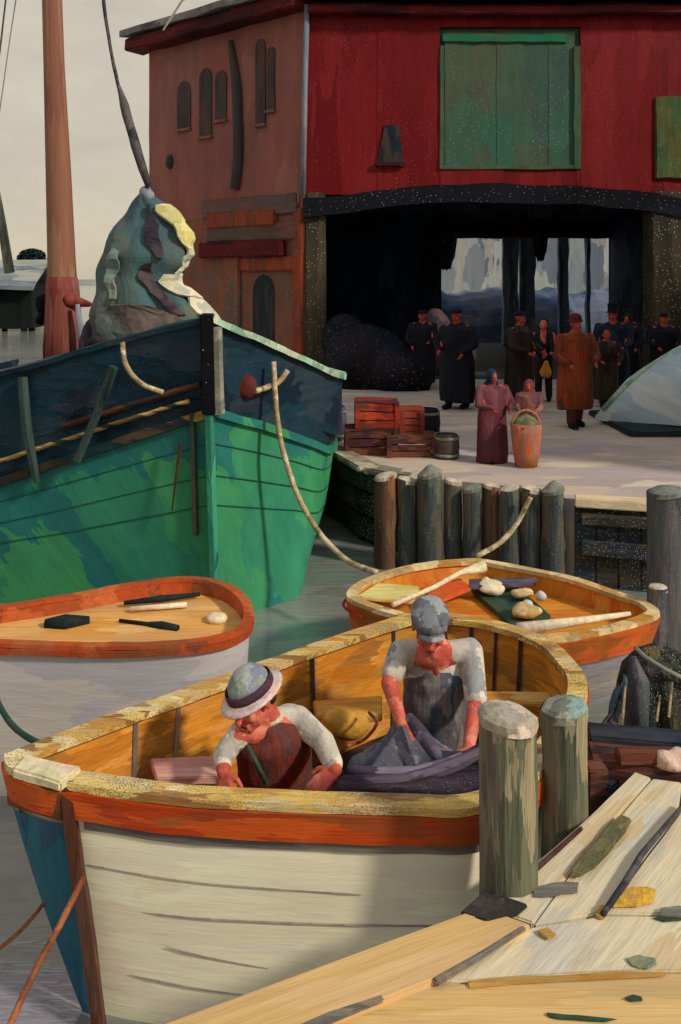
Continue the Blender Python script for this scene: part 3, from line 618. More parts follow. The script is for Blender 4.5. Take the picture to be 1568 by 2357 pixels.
o = MB().tube([P(905, 1392, -.12), P(1000, 1352, -.12), P(1060, 1318, -.12), P(1112, 1304, -.12)], [.02, .02, .022, .055], 7).build('oar', m_cap, smooth=True, wob=.004); tag(o, 'cream oar laid from bow to far rim of the straw-rimmed dinghy', 'oar')
o = MB().tube([P(1195, 1448, -.1), P(1330, 1430, -.1), P(1450, 1412, -.1)], [.05, .03, .016], 7).build('oar', m_cap, smooth=True, wob=.004); tag(o, 'cream oar along the near rim of the straw-rimmed dinghy', 'oar')
for (u, v, r, lb) in ((1130, 1360, .07, 'cream canvas bag behind the capped man in the straw-rimmed dinghy'), (1205, 1375, .06, 'yellowish sack amid the green boards of the straw-rimmed dinghy'), (1215, 1415, .075, 'straw coloured sack nearest the camera in the straw-rimmed dinghy')):
    c1 = P(u, v, -.27); o = MB().ell(c1+Vector((0, 0, .03)), (r*1.6, r*1.3, r*.7)).build('sack', m_rim3 if v > 1370 else m_cap, smooth=True, wob=.03, wsc=9); tag(o, lb, 'sack')
for (u, v, lb) in ((1245, 1372, 'grey net float upper of two beside the green boards'), (1215, 1392, 'grey net float lower of two beside the green boards'), (1118, 1340, 'small pale yellow float by the oar blade')):
    o = MB().ell(P(u, v, -.22), (.045, .045, .04)).build('float', m_wh2 if v > 1345 else m_cap, smooth=True, wob=.01, wsc=20); tag(o, lb, 'float')

# ================================================================ GREEN FISHING BOAT
m_ghull = paint('green hull', [(36, 106, 100), (52, 130, 94), (40, 114, 100), (66, 144, 86), (46, 122, 98), (58, 136, 90)], scale=1.7, stretch=(1, 1, .7), rot=(0, R(35), R(10)), rough=.6, bump=.4, streak=.14, speck=.06, spsize=50)
m_bulw = paint('blue black bulwark', [(18, 50, 64), (16, 40, 54), (28, 58, 70), (44, 54, 64), (14, 34, 48)], scale=1.8, stretch=(1, 1, 2.2), rough=.55, bump=.4, streak=.25, speck=.09, spsize=60)
m_mint = paint('worn mint lit rail', [(150, 190, 160), (204, 210, 180), (90, 140, 120), (170, 190, 160)], scale=4, stretch=(1, 1, 1), bump=.5, streak=.25)  # sun on the starboard rail painted as pale mint; port rail stays dark
m_strk = paint('rubbing strake', [(26, 50, 52), (66, 50, 30), (20, 40, 46), (140, 110, 54), (40, 40, 44)], scale=2.4, stretch=(.6, .6, 3), bump=.5, streak=.25)
m_seamg = paint('green seam', [(30, 84, 74), (24, 70, 66)], scale=5, bump=.2)
gb = thing('fishing_boat', 'big green fishing boat with blue-black bulwark, bow towards the viewer', 'boat', (-1.7, 9.5, -.9))
def wd(d): return 640+6600/d
ST = dict(
 cap=[Vector((-5.6, 15, .95)), Vector((-5.3, 11, 1.05)), D(-170, 905, 8.75), D(0, 862, 8.45), D(150, 822, 8.3), D(320, 775, 8.15), D(478, 735, 7.95), D(590, 782, 8.55), D(690, 826, 9.3), D(778, 866, 10.1), Vector((-.05, 11.5, 1.15)), Vector((-.6, 14, 1.0))],
 strk=[Vector((-5.6, 15, .2)), Vector((-5.3, 11, .25)), D(-170, 1150, 8.85), D(0, 1108, 8.6), D(150, 1058, 8.45), D(320, 1002, 8.28), D(484, 950, 8.1), D(590, 978, 8.6), D(680, 1008, 9.25), D(752, 1034, 10.0), Vector((-.12, 11.4, .3)), Vector((-.7, 14, .2))],
 mid=[Vector((-5.5, 15, -.3)), Vector((-5.2, 11, -.3)), D(-170, 1290, 8.9), D(0, 1262, 8.68), D(150, 1240, 8.55), D(320, 1210, 8.38), D(490, 1180, 8.22), D(590, 1185, 8.65), D(672, 1188, 9.15), D(736, 1188, 9.75), Vector((-.25, 11.2, -.3)), Vector((-.8, 14, -.3))],
 wat=[Vector((-5.4, 15, -.9)), Vector((-5.1, 11, -.9)), D(-170, wd(9.0), 9.0), D(0, wd(8.82), 8.82), D(150, wd(8.7), 8.7), D(320, wd(8.58), 8.58), D(498, wd(8.42), 8.42), D(580, wd(8.6), 8.6), D(645, wd(8.82), 8.82), D(697, wd(9.25), 9.25), Vector((-.6, 10.9, -.9)), Vector((-1.1, 14, -.9))])
def two(l):  # smooth each side separately: sharp at the stem
    return cat(l[:7], 6)+cat(l[6:], 6)
LV = {k: two(v) for k, v in ST.items()}
low = [p+Vector((0, .1, -.5)) for p in LV['wat']]
def vcurve(rows, n):
    res = []
    cols = list(zip(*rows)); cc = [cat(c, n) for c in cols]
    return [list(r) for r in zip(*cc)]
MB().grid([LV['cap'], lerpl(LV['cap'], LV['strk'], .5), LV['strk']]).build('bulwark', m_bulw, gb, smooth=False, wob=.01, wsc=2)
inb = [p+Vector((0, .09, 0)) for p in LV['cap']]
MB().grid([inb, [p+Vector((0, 0, -.7)) for p in inb]]).build('inner_bulwark', m_bulw, gb)
MB().grid(vcurve([LV['strk'], LV['mid'], LV['wat'], low], 4)).build('hull', m_ghull, gb, smooth=False)
for side_, sl in (('l', slice(0, 37)), ('r', slice(37, None))):
    capp = LV['cap'][sl]; 
    mb = MB(); rows = [[p+Vector((0, -.04, -.02)) for p in capp], [p+Vector((0, -.05, .03)) for p in capp], [p+Vector((0, .12, .045)) for p in capp], [p+Vector((0, .13, -.02)) for p in capp]]
    if side_ == 'r': rows = [[p+Vector((.05, -.05, -.03)) for p in capp], [p+Vector((.055, -.06, .035)) for p in capp], [p+Vector((-.09, .06, .045)) for p in capp], [p+Vector((-.09, .07, -.02)) for p in capp]]
    mb.grid(rows).build('cap_rail', m_mint if side_ == 'r' else m_bulw, gb, wob=.015, wsc=4)
    s_ = LV['strk'][sl]
    o_ = Vector((-.01, -.05, 0)) if side_ == 'l' else Vector((.045, -.03, 0))
    MB().grid([[p+Vector((0, 0, .05)) for p in s_], [p+o_+Vector((0, 0, .045)) for p in s_], [p+o_+Vector((0, 0, -.04)) for p in s_], [p+Vector((0, 0, -.05)) for p in s_]]).build('rubbing_strake', m_strk if side_ == 'l' else m_ghull, gb, wob=.012, wsc=3)
# gold line and second moulding on the left side
m_gold = paint('worn gold line', [(190, 150, 74), (60, 60, 46), (206, 170, 96), (40, 54, 50)], scale=5, stretch=(.5, .5, 3), bump=.4, soft=False)
gl = lerpl(LV['cap'], LV['strk'], .80)[14:35]
MB().tube([p+Vector((-.01, -.045, 0)) for p in gl], .022, 5).build('gold_line', m_gold, gb, wob=.01, wsc=6)
gl = lerpl(LV['cap'], LV['strk'], .66)[24:36]
MB().tube([p+Vector((-.01, -.03, 0)) for p in gl], .03, 5).build('brown_moulding', paint('brown moulding', [(72, 44, 30), (96, 60, 36), (50, 40, 34)], scale=4, stretch=(.5, .5, 3), bump=.4), gb, wob=.01, wsc=6)
for f_ in (.3, .62, .92):
    for sl in (slice(3, 37), slice(37, 62)):
        a_ = lerpl(LV['strk'], LV['mid'], f_)[sl]; dx_ = -.004 if sl.start == 3 else .008
        MB().tube([p+Vector((dx_, -.006, 0)) for p in a_], .006, 4).build('plank_seam', m_seamg, gb)
# stem
sm = cat([ST['cap'][6]+Vector((0, -.03, .05)), ST['strk'][6]+Vector((0, -.05, 0)), ST['mid'][6]+Vector((.0, -.05, 0)), ST['wat'][6]+Vector((.0, -.05, 0)), ST['wat'][6]+Vector((0, 0, -.4))], 5)
MB().tube(sm[:6], [.085]*6, 4).build('stem_head', m_black, gb, bevel=.01)
MB().tube([p+Vector((.09, .0, 0)) for p in sm[1:6]], [.05]*5, 5).build('stem_iron', paint('worn grey iron', [(110, 112, 100), (150, 146, 128), (80, 84, 80)], scale=6, bump=.5), gb, wob=.012, wsc=8)
MB().tube(sm[5:], [.05]*(len(sm)-5), 6).build('stem', paint('green stem', [(50, 140, 112), (70, 160, 120), (30, 96, 84)], scale=3, stretch=(2, 2, .4), bump=.4), gb)
MB().tube([p+Vector((-.17, .05, 0)) for p in sm[5:12]], [.03]*7, 5).build('scuff_batten', paint('brown scuff', [(48, 62, 52), (72, 62, 52)], scale=4, stretch=(2, 2, .5), bump=.4), gb)
# vertical fender battens on the left bulwark
m_bat = paint('teal grey batten', [(44, 66, 62), (60, 74, 66), (36, 58, 60)], scale=4, stretch=(2, 2, .5), bump=.4)
MB().tube([D(52, 868, 8.34), D(62, 990, 8.36), D(85, 1110, 8.42)], [.05, .055, .035], 6).build('fender_batten', m_bat, gb)
MB().tube([D(262, 845, 8.1), D(220, 960, 8.18), D(178, 1060, 8.25)], [.05, .045, .04], 6).build('fender_batten', m_bat, gb)
MB().tube([D(415, 1020, 8.1), D(405, 1100, 8.14), D(396, 1175, 8.18)], [.016, .014, .008], 5).build('scuff_batten', m_stem, gb)
# hawse eye
MB().ell(D(565, 890, 8.42), (.12, .05, .12)).build('hawse_eye', paint('rust eye', [(96, 40, 28), (70, 40, 40)], scale=5, bump=.4), gb, smooth=True)
# deck
mb = MB(); cp = LV['cap']; dk = [p+Vector((0, .1, -.62)) for p in cp]
mb.add(dk, [tuple(range(len(dk)))]).build('deck', m_brownb, gb)
# mast
m_mast = paint('varnished mast', [(134, 90, 68), (124, 78, 62), (150, 108, 86), (118, 70, 62)], scale=2.2, stretch=(2.5, 2.5, .35), bump=.3, streak=.14, speck=.08, spsize=40)
m_mred = paint('red mast base', [(116, 22, 20), (96, 20, 24), (128, 60, 52)], scale=2, stretch=(2, 2, .5), bump=.3, streak=.2)
mt = [D(147, 860, 10.6), D(146, 760, 10.6), D(142, 600, 10.6), D(135, 400, 10.6), D(125, 150, 10.6), D(118, -60, 10.6), D(114, -400, 10.6)]
MB().tube(mt, [.215, .2, .165, .15, .125, .115, .09], 12).build('mast', m_mast, gb, smooth=True, wob=.008)
MB().tube([D(147, 870, 10.58), D(146, 760, 10.58), D(144, 670, 10.58), D(143, 640, 10.59)], [.235, .22, .195, .178], 14).build('mast_coat', paint('rose red mast coat', [(126, 62, 56), (112, 44, 40), (138, 84, 74), (104, 34, 32)], scale=2.5, stretch=(2.5, 2.5, .35), bump=.3, streak=.2), gb, smooth=True, wob=.01)
MB().tube([D(112, 862, 10.5), D(108, 800, 10.5), D(112, 740, 10.5), D(118, 690, 10.5)], [.06, .05, .05, .03], 7).build('mast_fife', m_mred, gb, smooth=True)
MB().cap(D(160, 690, 10.45), .09, D(205, 700, 10.45), .03, 8).build('mast_hoop', m_mred, gb, smooth=True, wob=.03, wsc=6)
MB().tube([D(178, 700, 10.35), D(186, 760, 10.35), D(192, 840, 10.35)], [.03, .05, .05], 6).build('belaying_post', m_lblue, gb, smooth=True)
for (u, v, r) in ((100, 700, .13), (98, 730, .1), (55, 600, .0)):
    if r: MB().ell(D(u, v, 10.8), (r*.8, r*.6, r)).build('mast_block', m_black, gb, smooth=True, wob=.04, wsc=6)
# foredeck: stowed jib
m_jib = paint('teal grey canvas', [(76, 94, 92), (92, 98, 88), (66, 90, 96), (98, 94, 86), (78, 78, 80), (70, 98, 102)], scale=2.2, stretch=(1.2, 1, .8), rot=(0, R(20), 0), rough=.85, bump=.5, streak=.15, speck=.1, spsize=45)
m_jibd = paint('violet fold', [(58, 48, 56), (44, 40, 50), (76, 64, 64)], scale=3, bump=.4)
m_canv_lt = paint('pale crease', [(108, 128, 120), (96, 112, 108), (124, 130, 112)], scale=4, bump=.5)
m_yel_lit = paint('lemon lit canvas', [(204, 188, 100), (218, 206, 140), (186, 178, 120), (170, 160, 104)], scale=5, bump=.6, streak=.1)  # lit side of the jib put in as lemon colour
m_crm_lit = paint('cream canvas', [(210, 200, 170), (222, 212, 182), (172, 174, 158), (198, 190, 160)], scale=6, bump=.6, streak=.1)  # white highlight down the jib painted as cream folds
jb = thing('stowed_jib', 'teal-grey jib peaked on the foredeck, its light painted as lemon and cream folds', 'sail', (-2.2, 8.9, 1.3))
prof = [(445, 322, 350), (475, 300, 392), (510, 276, 412), (550, 252, 426), (585, 236, 440), (610, 229, 430), (640, 222, 408), (665, 218, 430), (700, 215, 466), (740, 213, 492), (800, 214, 500)]
prof = [tuple(p) for p in cat([Vector(p) for p in prof], 3)]
def jring(v, ul, ur, grow=0, n=48, a0=0, a1=2*math.pi):
    c = (ul+ur)/2; hw = (ur-ul)/2; z = D(0, v, 8.95).z; ring = []
    for k in range(n):
        a = a0+(a1-a0)*k/(n if a1-a0 > 6 else n-1)
        fold = 1+.05*(abs(math.sin(a*3.5+v*.006))*2-1)+.03*noise.noise(Vector((math.cos(a)*2, math.sin(a)*2, v*.012)))
        ring.append(Vector(((c+hw*math.cos(a)*(1+(fold-1)*.5)-U0)/F*8.95+grow*math.cos(a), 8.95+max(.12, hw/F*8.95*.62)*math.sin(a)*fold+grow*math.sin(a), z)))
    return ring
rows = [jring(*p) for p in prof]
jm = MB().grid(rows, closed=True); jm.add(rows[0], [tuple(range(48))])
jm.build('canvas', m_jib, jb, wob=.055, wsc=3.2)
def sector(v0, v1, a0, a1, mat, name, grow=.02, skew=0, seed=0):
    rr = [p for p in prof if v0 <= p[0] <= v1]; g = []
    for i, p in enumerate(rr):
        t = i/max(1, len(rr)-1); wdt = math.sin(math.pi*min(.95, max(.08, t)))**.4; m_ = (a0+a1)/2+skew*(t-.5)
        h0 = (a1-a0)/2*wdt*(1+.5*noise.noise(Vector((p[0]*.045, seed, 0)))); h1 = (a1-a0)/2*wdt*(1+.5*noise.noise(Vector((p[0]*.045, seed, 9))))
        g.append([q+Vector((0, 0, .03*noise.noise(q*6))) for q in jring(*p, grow=grow+.02*math.sin(i*1.3+seed), n=10, a0=R(m_-h0), a1=R(m_+h1))])
    MB().grid(g).build(name, mat, jb, wob=.035, wsc=6, solid=.025)
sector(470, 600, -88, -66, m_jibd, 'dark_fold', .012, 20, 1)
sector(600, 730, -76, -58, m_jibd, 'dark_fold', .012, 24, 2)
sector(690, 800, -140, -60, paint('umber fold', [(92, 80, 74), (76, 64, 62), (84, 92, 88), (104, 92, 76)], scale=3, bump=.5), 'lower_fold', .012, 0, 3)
sector(466, 530, -66, -4, m_yel_lit, 'lemon_lit_fold', .03, 20, 4)
sector(508, 575, -40, 8, m_yel_lit, 'lemon_lit_fold', .05, 10, 5)
sector(556, 640, -34, 10, m_crm_lit, 'cream_highlight', .035, -14, 6)
sector(622, 690, -52, 2, m_crm_lit, 'cream_highlight', .04, 12, 7)
sector(672, 745, -36, 14, m_crm_lit, 'cream_highlight', .055, 8, 8)
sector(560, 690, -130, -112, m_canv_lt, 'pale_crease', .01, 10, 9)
MB().ell(D(338, 448, 8.9), (.08, .07, .09)).build('head_cringle', m_lblue, jb, smooth=True, wob=.03, wsc=8)
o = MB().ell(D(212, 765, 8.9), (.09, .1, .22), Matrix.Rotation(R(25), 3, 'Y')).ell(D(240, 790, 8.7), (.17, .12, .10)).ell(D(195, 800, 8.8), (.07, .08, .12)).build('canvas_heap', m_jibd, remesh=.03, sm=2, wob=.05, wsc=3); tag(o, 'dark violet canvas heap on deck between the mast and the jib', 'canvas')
# forestay with sheath
fs = [D(235, -30, 8.8), D(246, 60, 8.8), D(262, 150, 8.8), D(285, 240, 8.8), D(312, 335, 8.8), D(342, 430, 8.85)]
o = MB().tube(cat(fs, 4), [.018]*11+[.03, .045, .05, .05, .05, .05, .05, .05, .04, .03], 7).build('forestay', m_rope_d, smooth=True, wob=.01, wsc=6)
tag(o, 'dark forestay with a thick worn grey lower end running up from the jib', 'stay')
# ropes
m_rope = paint('tan rope', [(160, 136, 96), (190, 172, 132), (120, 104, 66), (206, 190, 160)], scale=14, bump=.6, streak=.2)
m_rope2 = paint('brown rope', [(134, 76, 42), (110, 62, 40), (160, 96, 56)], scale=14, bump=.6, streak=.2)
def rope(pts, r, mat, label, cat_='rope', name='rope'):
    o = MB().tube(cat(pts, 8), r, 7).build(name, mat, smooth=True, wob=.004, wsc=9); return tag(o, label, cat_)
rope([D(630, 832, 8.6), D(636, 940, 8.55), D(652, 1040, 8.5), D(690, 1150, 8.5), D(740, 1232, 8.4), D(800, 1290, 8.2), D(868, 1318, 7.9)], .028, m_rope, 'tan mooring rope sagging across the green bow to the straw-rimmed dinghy')
rope([D(282, 788, 7.98), D(290, 840, 7.95), D(325, 882, 7.92), D(376, 903, 7.95)], .024, m_rope, 'short tan rope end hanging from the left bulwark')
rope([D(662, 852, 8.75), D(640, 880, 8.7), D(590, 900, 8.4)], .03, m_rope, 'short tan rope end looped under the mint rail')
rope([D(1222, 1145, 9.3), D(1190, 1205, 9.3), D(1150, 1250, 9.2), D(1095, 1282, 9.0)], .028, m_rope, 'tan rope slung across the piles')
rope([D(192, 2018, 3.68), D(140, 2125, 3.55), D(80, 2235, 3.4), D(15, 2380, 3.2)], .0135, m_rope2, 'brown mooring rope running down to the lower left corner from the stem')
rope([D(142, 1958, 3.85), D(110, 2060, 3.9), D(60, 2130, 3.9), D(-20, 2200, 3.9)], .009, m_rope2, 'thinner orange rope slanting down left behind the bow')
rope([D(-20, 1585, 5.0), D(20, 1660, 4.7), D(60, 1695, 4.5), D(118, 1722, 4.2)], .016, m_grn, 'dark green painter rope from the left edge to the workboat bow')

# ================================================================ PILES
m_pile = paint('weathered pile', [(84, 78, 66), (66, 72, 68), (98, 84, 70), (58, 66, 70), (92, 96, 78)], scale=4, stretch=(2.2, 2.2, .45), rough=.8, bump=.5, streak=.25, speck=.14, spsize=45)
m_pile2 = paint('rust brown pile', [(92, 64, 48), (104, 80, 56), (76, 56, 50), (130, 84, 50)], scale=4, stretch=(2.2, 2.2, .45), rough=.8, bump=.5, streak=.25, speck=.14, spsize=45)
m_ptop = paint('weathered lit pile head', [(206, 184, 156), (184, 174, 154), (150, 138, 120)], scale=7, bump=.5, streak=.15)  # sunlit pile tops put into a paler head colour
m_ptopb = paint('grey pile head', [(118, 122, 112), (140, 134, 116), (96, 108, 104)], scale=7, bump=.5, streak=.2)
def pile(x, y, r, ztop, slope, mat, topm, label, group=None, name='pile', zb=-1.6, lean=(0, 0), tmin=.0, seg=14):
    root = thing(name, label, 'post', (x, y, zb), group)
    rows = []; n = 9
    for i in range(n):
        t = i/(n-1); z = zb+(ztop-zb)*t; rr = r*(1.04-.06*t)
        rows.append([Vector((x+lean[0]*t+rr*(1+.05*math.sin(3*k+i*.3+x*9))*math.cos(2*math.pi*k/seg), y+lean[1]*t+rr*math.sin(2*math.pi*k/seg), z+(slope*math.cos(2*math.pi*k/seg) if i == n-1 else 0))) for k in range(seg)])
    MB().grid(rows, closed=True).build('shaft', mat, root, smooth=r > .12, wob=.022 if y > 6 else .012, wsc=5)
    tp = rows[-1]; c = sum(tp, Vector())/seg
    tb = [c+(p-c)*1.03+Vector((0, 0, -.035)) for p in tp]; t1 = [p.lerp(c, .16)+Vector((0, 0, r*.14)) for p in tp]; t2 = [p.lerp(c, .75)+Vector((0, 0, r*.26+tmin)) for p in tp]
    mb = MB().grid([tb, [c+(p-c)*1.02+Vector((0, 0, .002)) for p in tp], t1, t2], closed=True); mb.add(t2, [tuple(range(seg))]); mb.build('pile_head', topm, root, smooth=False, wob=.006, wsc=8)
    return root
PB = [(888, .125, .24, 'first pile at the left end of the quay row, rusty brown with pale head', m_pile2),
      (938, .115, .20, 'second pile from the left in the quay row, grey, low', m_pile),
      (990, .14, .30, 'third and tallest pile of the quay row, pointed grey head', m_pile),
      (1043, .10, .22, 'fourth pile of the quay row, slim, between two thicker ones', m_pile),
      (1088, .11, .17, 'fifth pile of the quay row, grey below the standing woman', m_pile),
      (1132, .10, .20, 'sixth pile of the quay row, orange streaked, below the basket', m_pile2),
      (1172, .11, .19, 'seventh pile of the quay row, bluish grey with sunlight painted on its head', m_pile),
      (1222, .12, .20, 'eighth pile of the quay row, where the tan rope is slung', m_pile),
      (1274, .125, .22, 'last pile at the right end of the quay row, at the wall corner', m_pile)]
for i, (u, r, zt, lb, mt_) in enumerate(PB):
    dd = 9.95-.07*i+(.05 if i % 2 else 0)
    pile((u-U0)/F*dd, dd, r, zt-.1, -.02 if i % 2 else .025, mt_, m_ptop if i in (0, 1, 3, 5, 6, 7) else m_ptopb, lb, 'piles along the quay edge', tmin=.05 if i in (2, 8) else 0)
m_near = paint('olive grey pile', [(106, 106, 84), (86, 92, 78), (124, 120, 94), (98, 88, 80), (78, 86, 66), (150, 138, 106)], scale=6, stretch=(2.0, 2.0, .3), rough=.75, bump=.6, streak=.22, speck=.1, spsize=120)
m_nhead = paint('grey cream post head', [(150, 142, 122), (196, 176, 156), (128, 126, 112), (206, 186, 170)], scale=11, bump=.5)
pile(.667, 3.47, .116, .655, -.012, m_near, m_nhead, 'nearest thick mooring post on the pier, left and lower of the near pair', 'mooring posts at the pier edge', 'mooring_post', zb=-1.3)
pile(1.015, 3.93, .104, .46, .012, m_near, paint('mint grey head', [(140, 138, 118), (130, 156, 146), (160, 154, 132), (112, 114, 100)], scale=11, bump=.5), 'second thick mooring post on the pier, right and behind the nearest', 'mooring posts at the pier edge', 'mooring_post', zb=-1.3)
m_gp = paint('grey plum pile', [(84, 82, 84), (70, 78, 80), (100, 94, 90), (62, 60, 66)], scale=4, stretch=(2, 2, .4), bump=.5, streak=.25, speck=.14, spsize=60)
pile(2.90, 7.75, .155, .5, .02, m_gp, m_ptopb, 'grey pile standing alone at the right edge of the picture', None, 'mooring_pile', zb=-1.4)
pile(2.52, 6.9, .07, -.05, .0, m_gp, m_ptop, 'short thin stake at the right tip of the straw-rimmed dinghy', None, 'stake', zb=-1.4)

# ================================================================ NEAR PIER
m_pl_tan = paint('tan planks', [(206, 168, 108), (214, 176, 116), (196, 158, 100), (210, 172, 120)], scale=2.4, stretch=(.5, 2.5, 1), rot=(0, 0, R(-24)), rough=.7, bump=.45, streak=.09)
m_pl_tan2 = paint('ochre tan planks', [(208, 168, 104), (216, 178, 116), (200, 166, 112), (190, 160, 110)], scale=2.4, stretch=(.5, 3, 1), rough=.7, bump=.45, streak=.09)
m_pl_crm = paint('cream planks', [(214, 196, 160), (204, 190, 158), (222, 206, 168), (206, 178, 130), (198, 190, 170)], scale=2.6, stretch=(.6, 2.2, 1), rot=(0, 0, R(-47)), rough=.7, bump=.45, streak=.1)
pier = thing('pier', 'near timber pier of tan and cream planks filling the lower right corner', 'pier', (1.2, 3, 0))
def board(us, mat, z=0.0, th=.07, jit=.003, name='plank'):
    return MB().ptop([P(u, v, z) for u, v in us], th).build(name, mat, pier, bevel=.006, edge=.25, wob=jit, wsc=5)
# main edge plank along the water
board([(60, 2470), (700, 2236), (1110, 2086), (1222, 2128), (1000, 2253), (420, 2480)], m_pl_tan, z=.02)
# planks running away along the right edge
board([(1112, 2084), (1200, 2012), (1340, 1893), (1462, 1776), (1500, 1790), (1345, 1962), (1226, 2124)], m_pl_crm, z=.004)
board([(1229, 2126), (1348, 1964), (1503, 1792), (1570, 1800), (1560, 1870), (1480, 1975), (1388, 2098)], m_pl_crm, z=.0)
board([(1394, 2100), (1486, 1977), (1568, 1868), (1720, 1830), (1760, 2104)], m_pl_crm, z=-.003)
# cross planks, cream then tan
board([(1222, 2134), (1388, 2106), (1760, 2110), (1800, 2228), (1300, 2240), (1078, 2258), (1008, 2256)], m_pl_crm, z=-.002)
board([(1000, 2260), (1076, 2264), (1300, 2246), (1810, 2234), (1900, 2400), (1500, 2400), (640, 2420), (620, 2404)], m_pl_tan2, z=-.004)
board([(400, 2486), (640, 2424), (1910, 2404), (2100, 2700), (200, 2700)], m_pl_tan2, z=-.006)
board([(1575, 1800), (1700, 1790), (1790, 1826), (1572, 1862)], m_pl_crm, z=-.004)
# raised batten and strips lying in the seams
m_ochre = paint('ochre batten', [(176, 132, 64), (160, 116, 50), (188, 148, 84)], scale=5, stretch=(.5, 3, 2), bump=.4, streak=.2)
m_gseam = paint('grey seam strip', [(126, 112, 96), (104, 98, 90), (120, 120, 110)], scale=6, stretch=(.6, 2, 2), bump=.4, streak=.3)
m_oliv = paint('olive board', [(106, 100, 66), (92, 92, 66), (124, 116, 80)], scale=5, stretch=(2, 2, 2), bump=.4, streak=.25)
board([(1072, 2256), (1180, 2244), (1300, 2240), (1420, 2233), (1535, 2236), (1530, 2246), (1420, 2250), (1300, 2254), (1180, 2262), (1078, 2272)], m_ochre, z=.006, th=.012, name='batten')
board([(996, 2250), (1100, 2190), (1200, 2128), (1212, 2133), (1110, 2200), (1008, 2262)], m_gseam, z=.024, th=.02, name='seam_strip')
board([(540, 2420), (760, 2325), (880, 2285), (884, 2296), (770, 2345), (600, 2430)], m_gseam, z=.024, th=.02, name='seam_strip')
ob = MB().ptop([P(u, v, .03) for u, v in ((1310, 2008), (1345, 1960), (1380, 1925), (1405, 1894), (1428, 1872), (1455, 1882), (1440, 1912), (1400, 1962), (1368, 1995), (1335, 2014))], .016).build('olive_board', m_oliv, bevel=.006, edge=.1, wob=.004, wsc=8)
tag(ob, 'short olive board lying slantwise on the cream planks by the posts', 'board')
o = MB().tube([P(1388, 2104, .02), P(1440, 2030, .03), P(1478, 1968, .03), P(1575, 1850, .03)], [.011, .014, .013, .009], 8).build('iron_rod', paint('dark iron', [(60, 56, 62), (84, 80, 84), (48, 46, 50)], scale=10, bump=.4), smooth=True, wob=.003, wsc=9)
tag(o, 'long dark iron rod lying slantwise across the pier to the right edge', 'rod')
def chip(poly, z, th, mat, name, label, cat_):
    pts = [P(u, v, z) for u, v in poly]; pts = [a.lerp(b, t) for a, b in zip(pts, pts[1:]+pts[:1]) for t in (.0, .5)]; c = sum(pts, Vector())/len(pts)
    pts = [c+(p-c)*(1+.25*noise.noise(p*60))+Vector((0, 0, .006*noise.noise(p*25))) for p in pts]
    tag(MB().ptop(pts, th).build(name, mat, bevel=.0015), label, cat_)
m_och2 = paint('bright ochre chip', [(214, 168, 62), (200, 152, 50), (190, 150, 84)], scale=14, bump=.5)
chip(((1430, 2046), (1470, 2040), (1510, 2046), (1506, 2074), (1466, 2084), (1418, 2082)), .012, .008, m_och2, 'wood_chip', 'bright ochre wood chip beside the iron rod', 'chip')
chip(((1520, 2090), (1560, 2084), (1600, 2088), (1595, 2112), (1550, 2108), (1516, 2106)), .012, .008, m_gseam, 'wood_chip', 'grey wood chip at the right edge below the ochre chip', 'chip')
chip(((1374, 2082), (1392, 2084), (1400, 2096), (1390, 2112), (1370, 2106)), .014, .01, m_ochre, 'wood_chip', 'small brown chip at the lower end of the iron rod', 'chip')
chip(((1238, 2140), (1262, 2134), (1282, 2148), (1262, 2160)), .014, .01, m_ochre, 'wood_chip', 'small brown chip below the end of the grey strip', 'chip')
chip(((1222, 2044), (1270, 2032), (1328, 2032), (1330, 2052), (1280, 2062), (1232, 2062)), .012, .006, m_gseam, 'slate_scrap', 'grey scrap lying on the planks between post and ochre chip', 'scrap')
chip(((1500, 2112), (1530, 2104), (1590, 2106), (1600, 2114), (1530, 2120)), .006, .004, m_grn, 'weed_scrap', 'thin green weed strand at the right edge beneath the grey chip', 'scrap')
chip(((1446, 2206), (1470, 2196), (1506, 2204), (1512, 2220), (1490, 2230), (1452, 2222)), .006, .006, paint('sage scrap', [(128, 130, 96), (110, 130, 118), (150, 140, 96)], scale=12, bump=.5), 'net_scrap', 'small sage green scrap on the cream planks above the ochre batten', 'scrap')
chip(((1440, 2298), (1456, 2288), (1478, 2292), (1484, 2302), (1456, 2304)), .004, .005, m_grn, 'net_scrap', 'tiny teal scrap on the tan planks near the bottom right', 'scrap')
chip(((1262, 2330), (1330, 2334), (1420, 2344), (1400, 2352), (1320, 2346), (1270, 2342)), .004, .004, m_grn, 'weed_scrap', 'thin teal weed strand on the tan planks at the bottom edge', 'scrap')
board([(1060, 2098), (1110, 2052), (1160, 2060), (1215, 2078), (1190, 2100), (1120, 2118)], paint('dark patch', [(66, 58, 56), (50, 48, 46), (88, 74, 66)], scale=12, bump=.5), z=.026, th=.02, name='dark_patch')  # darker patch at the foot of the nearest post
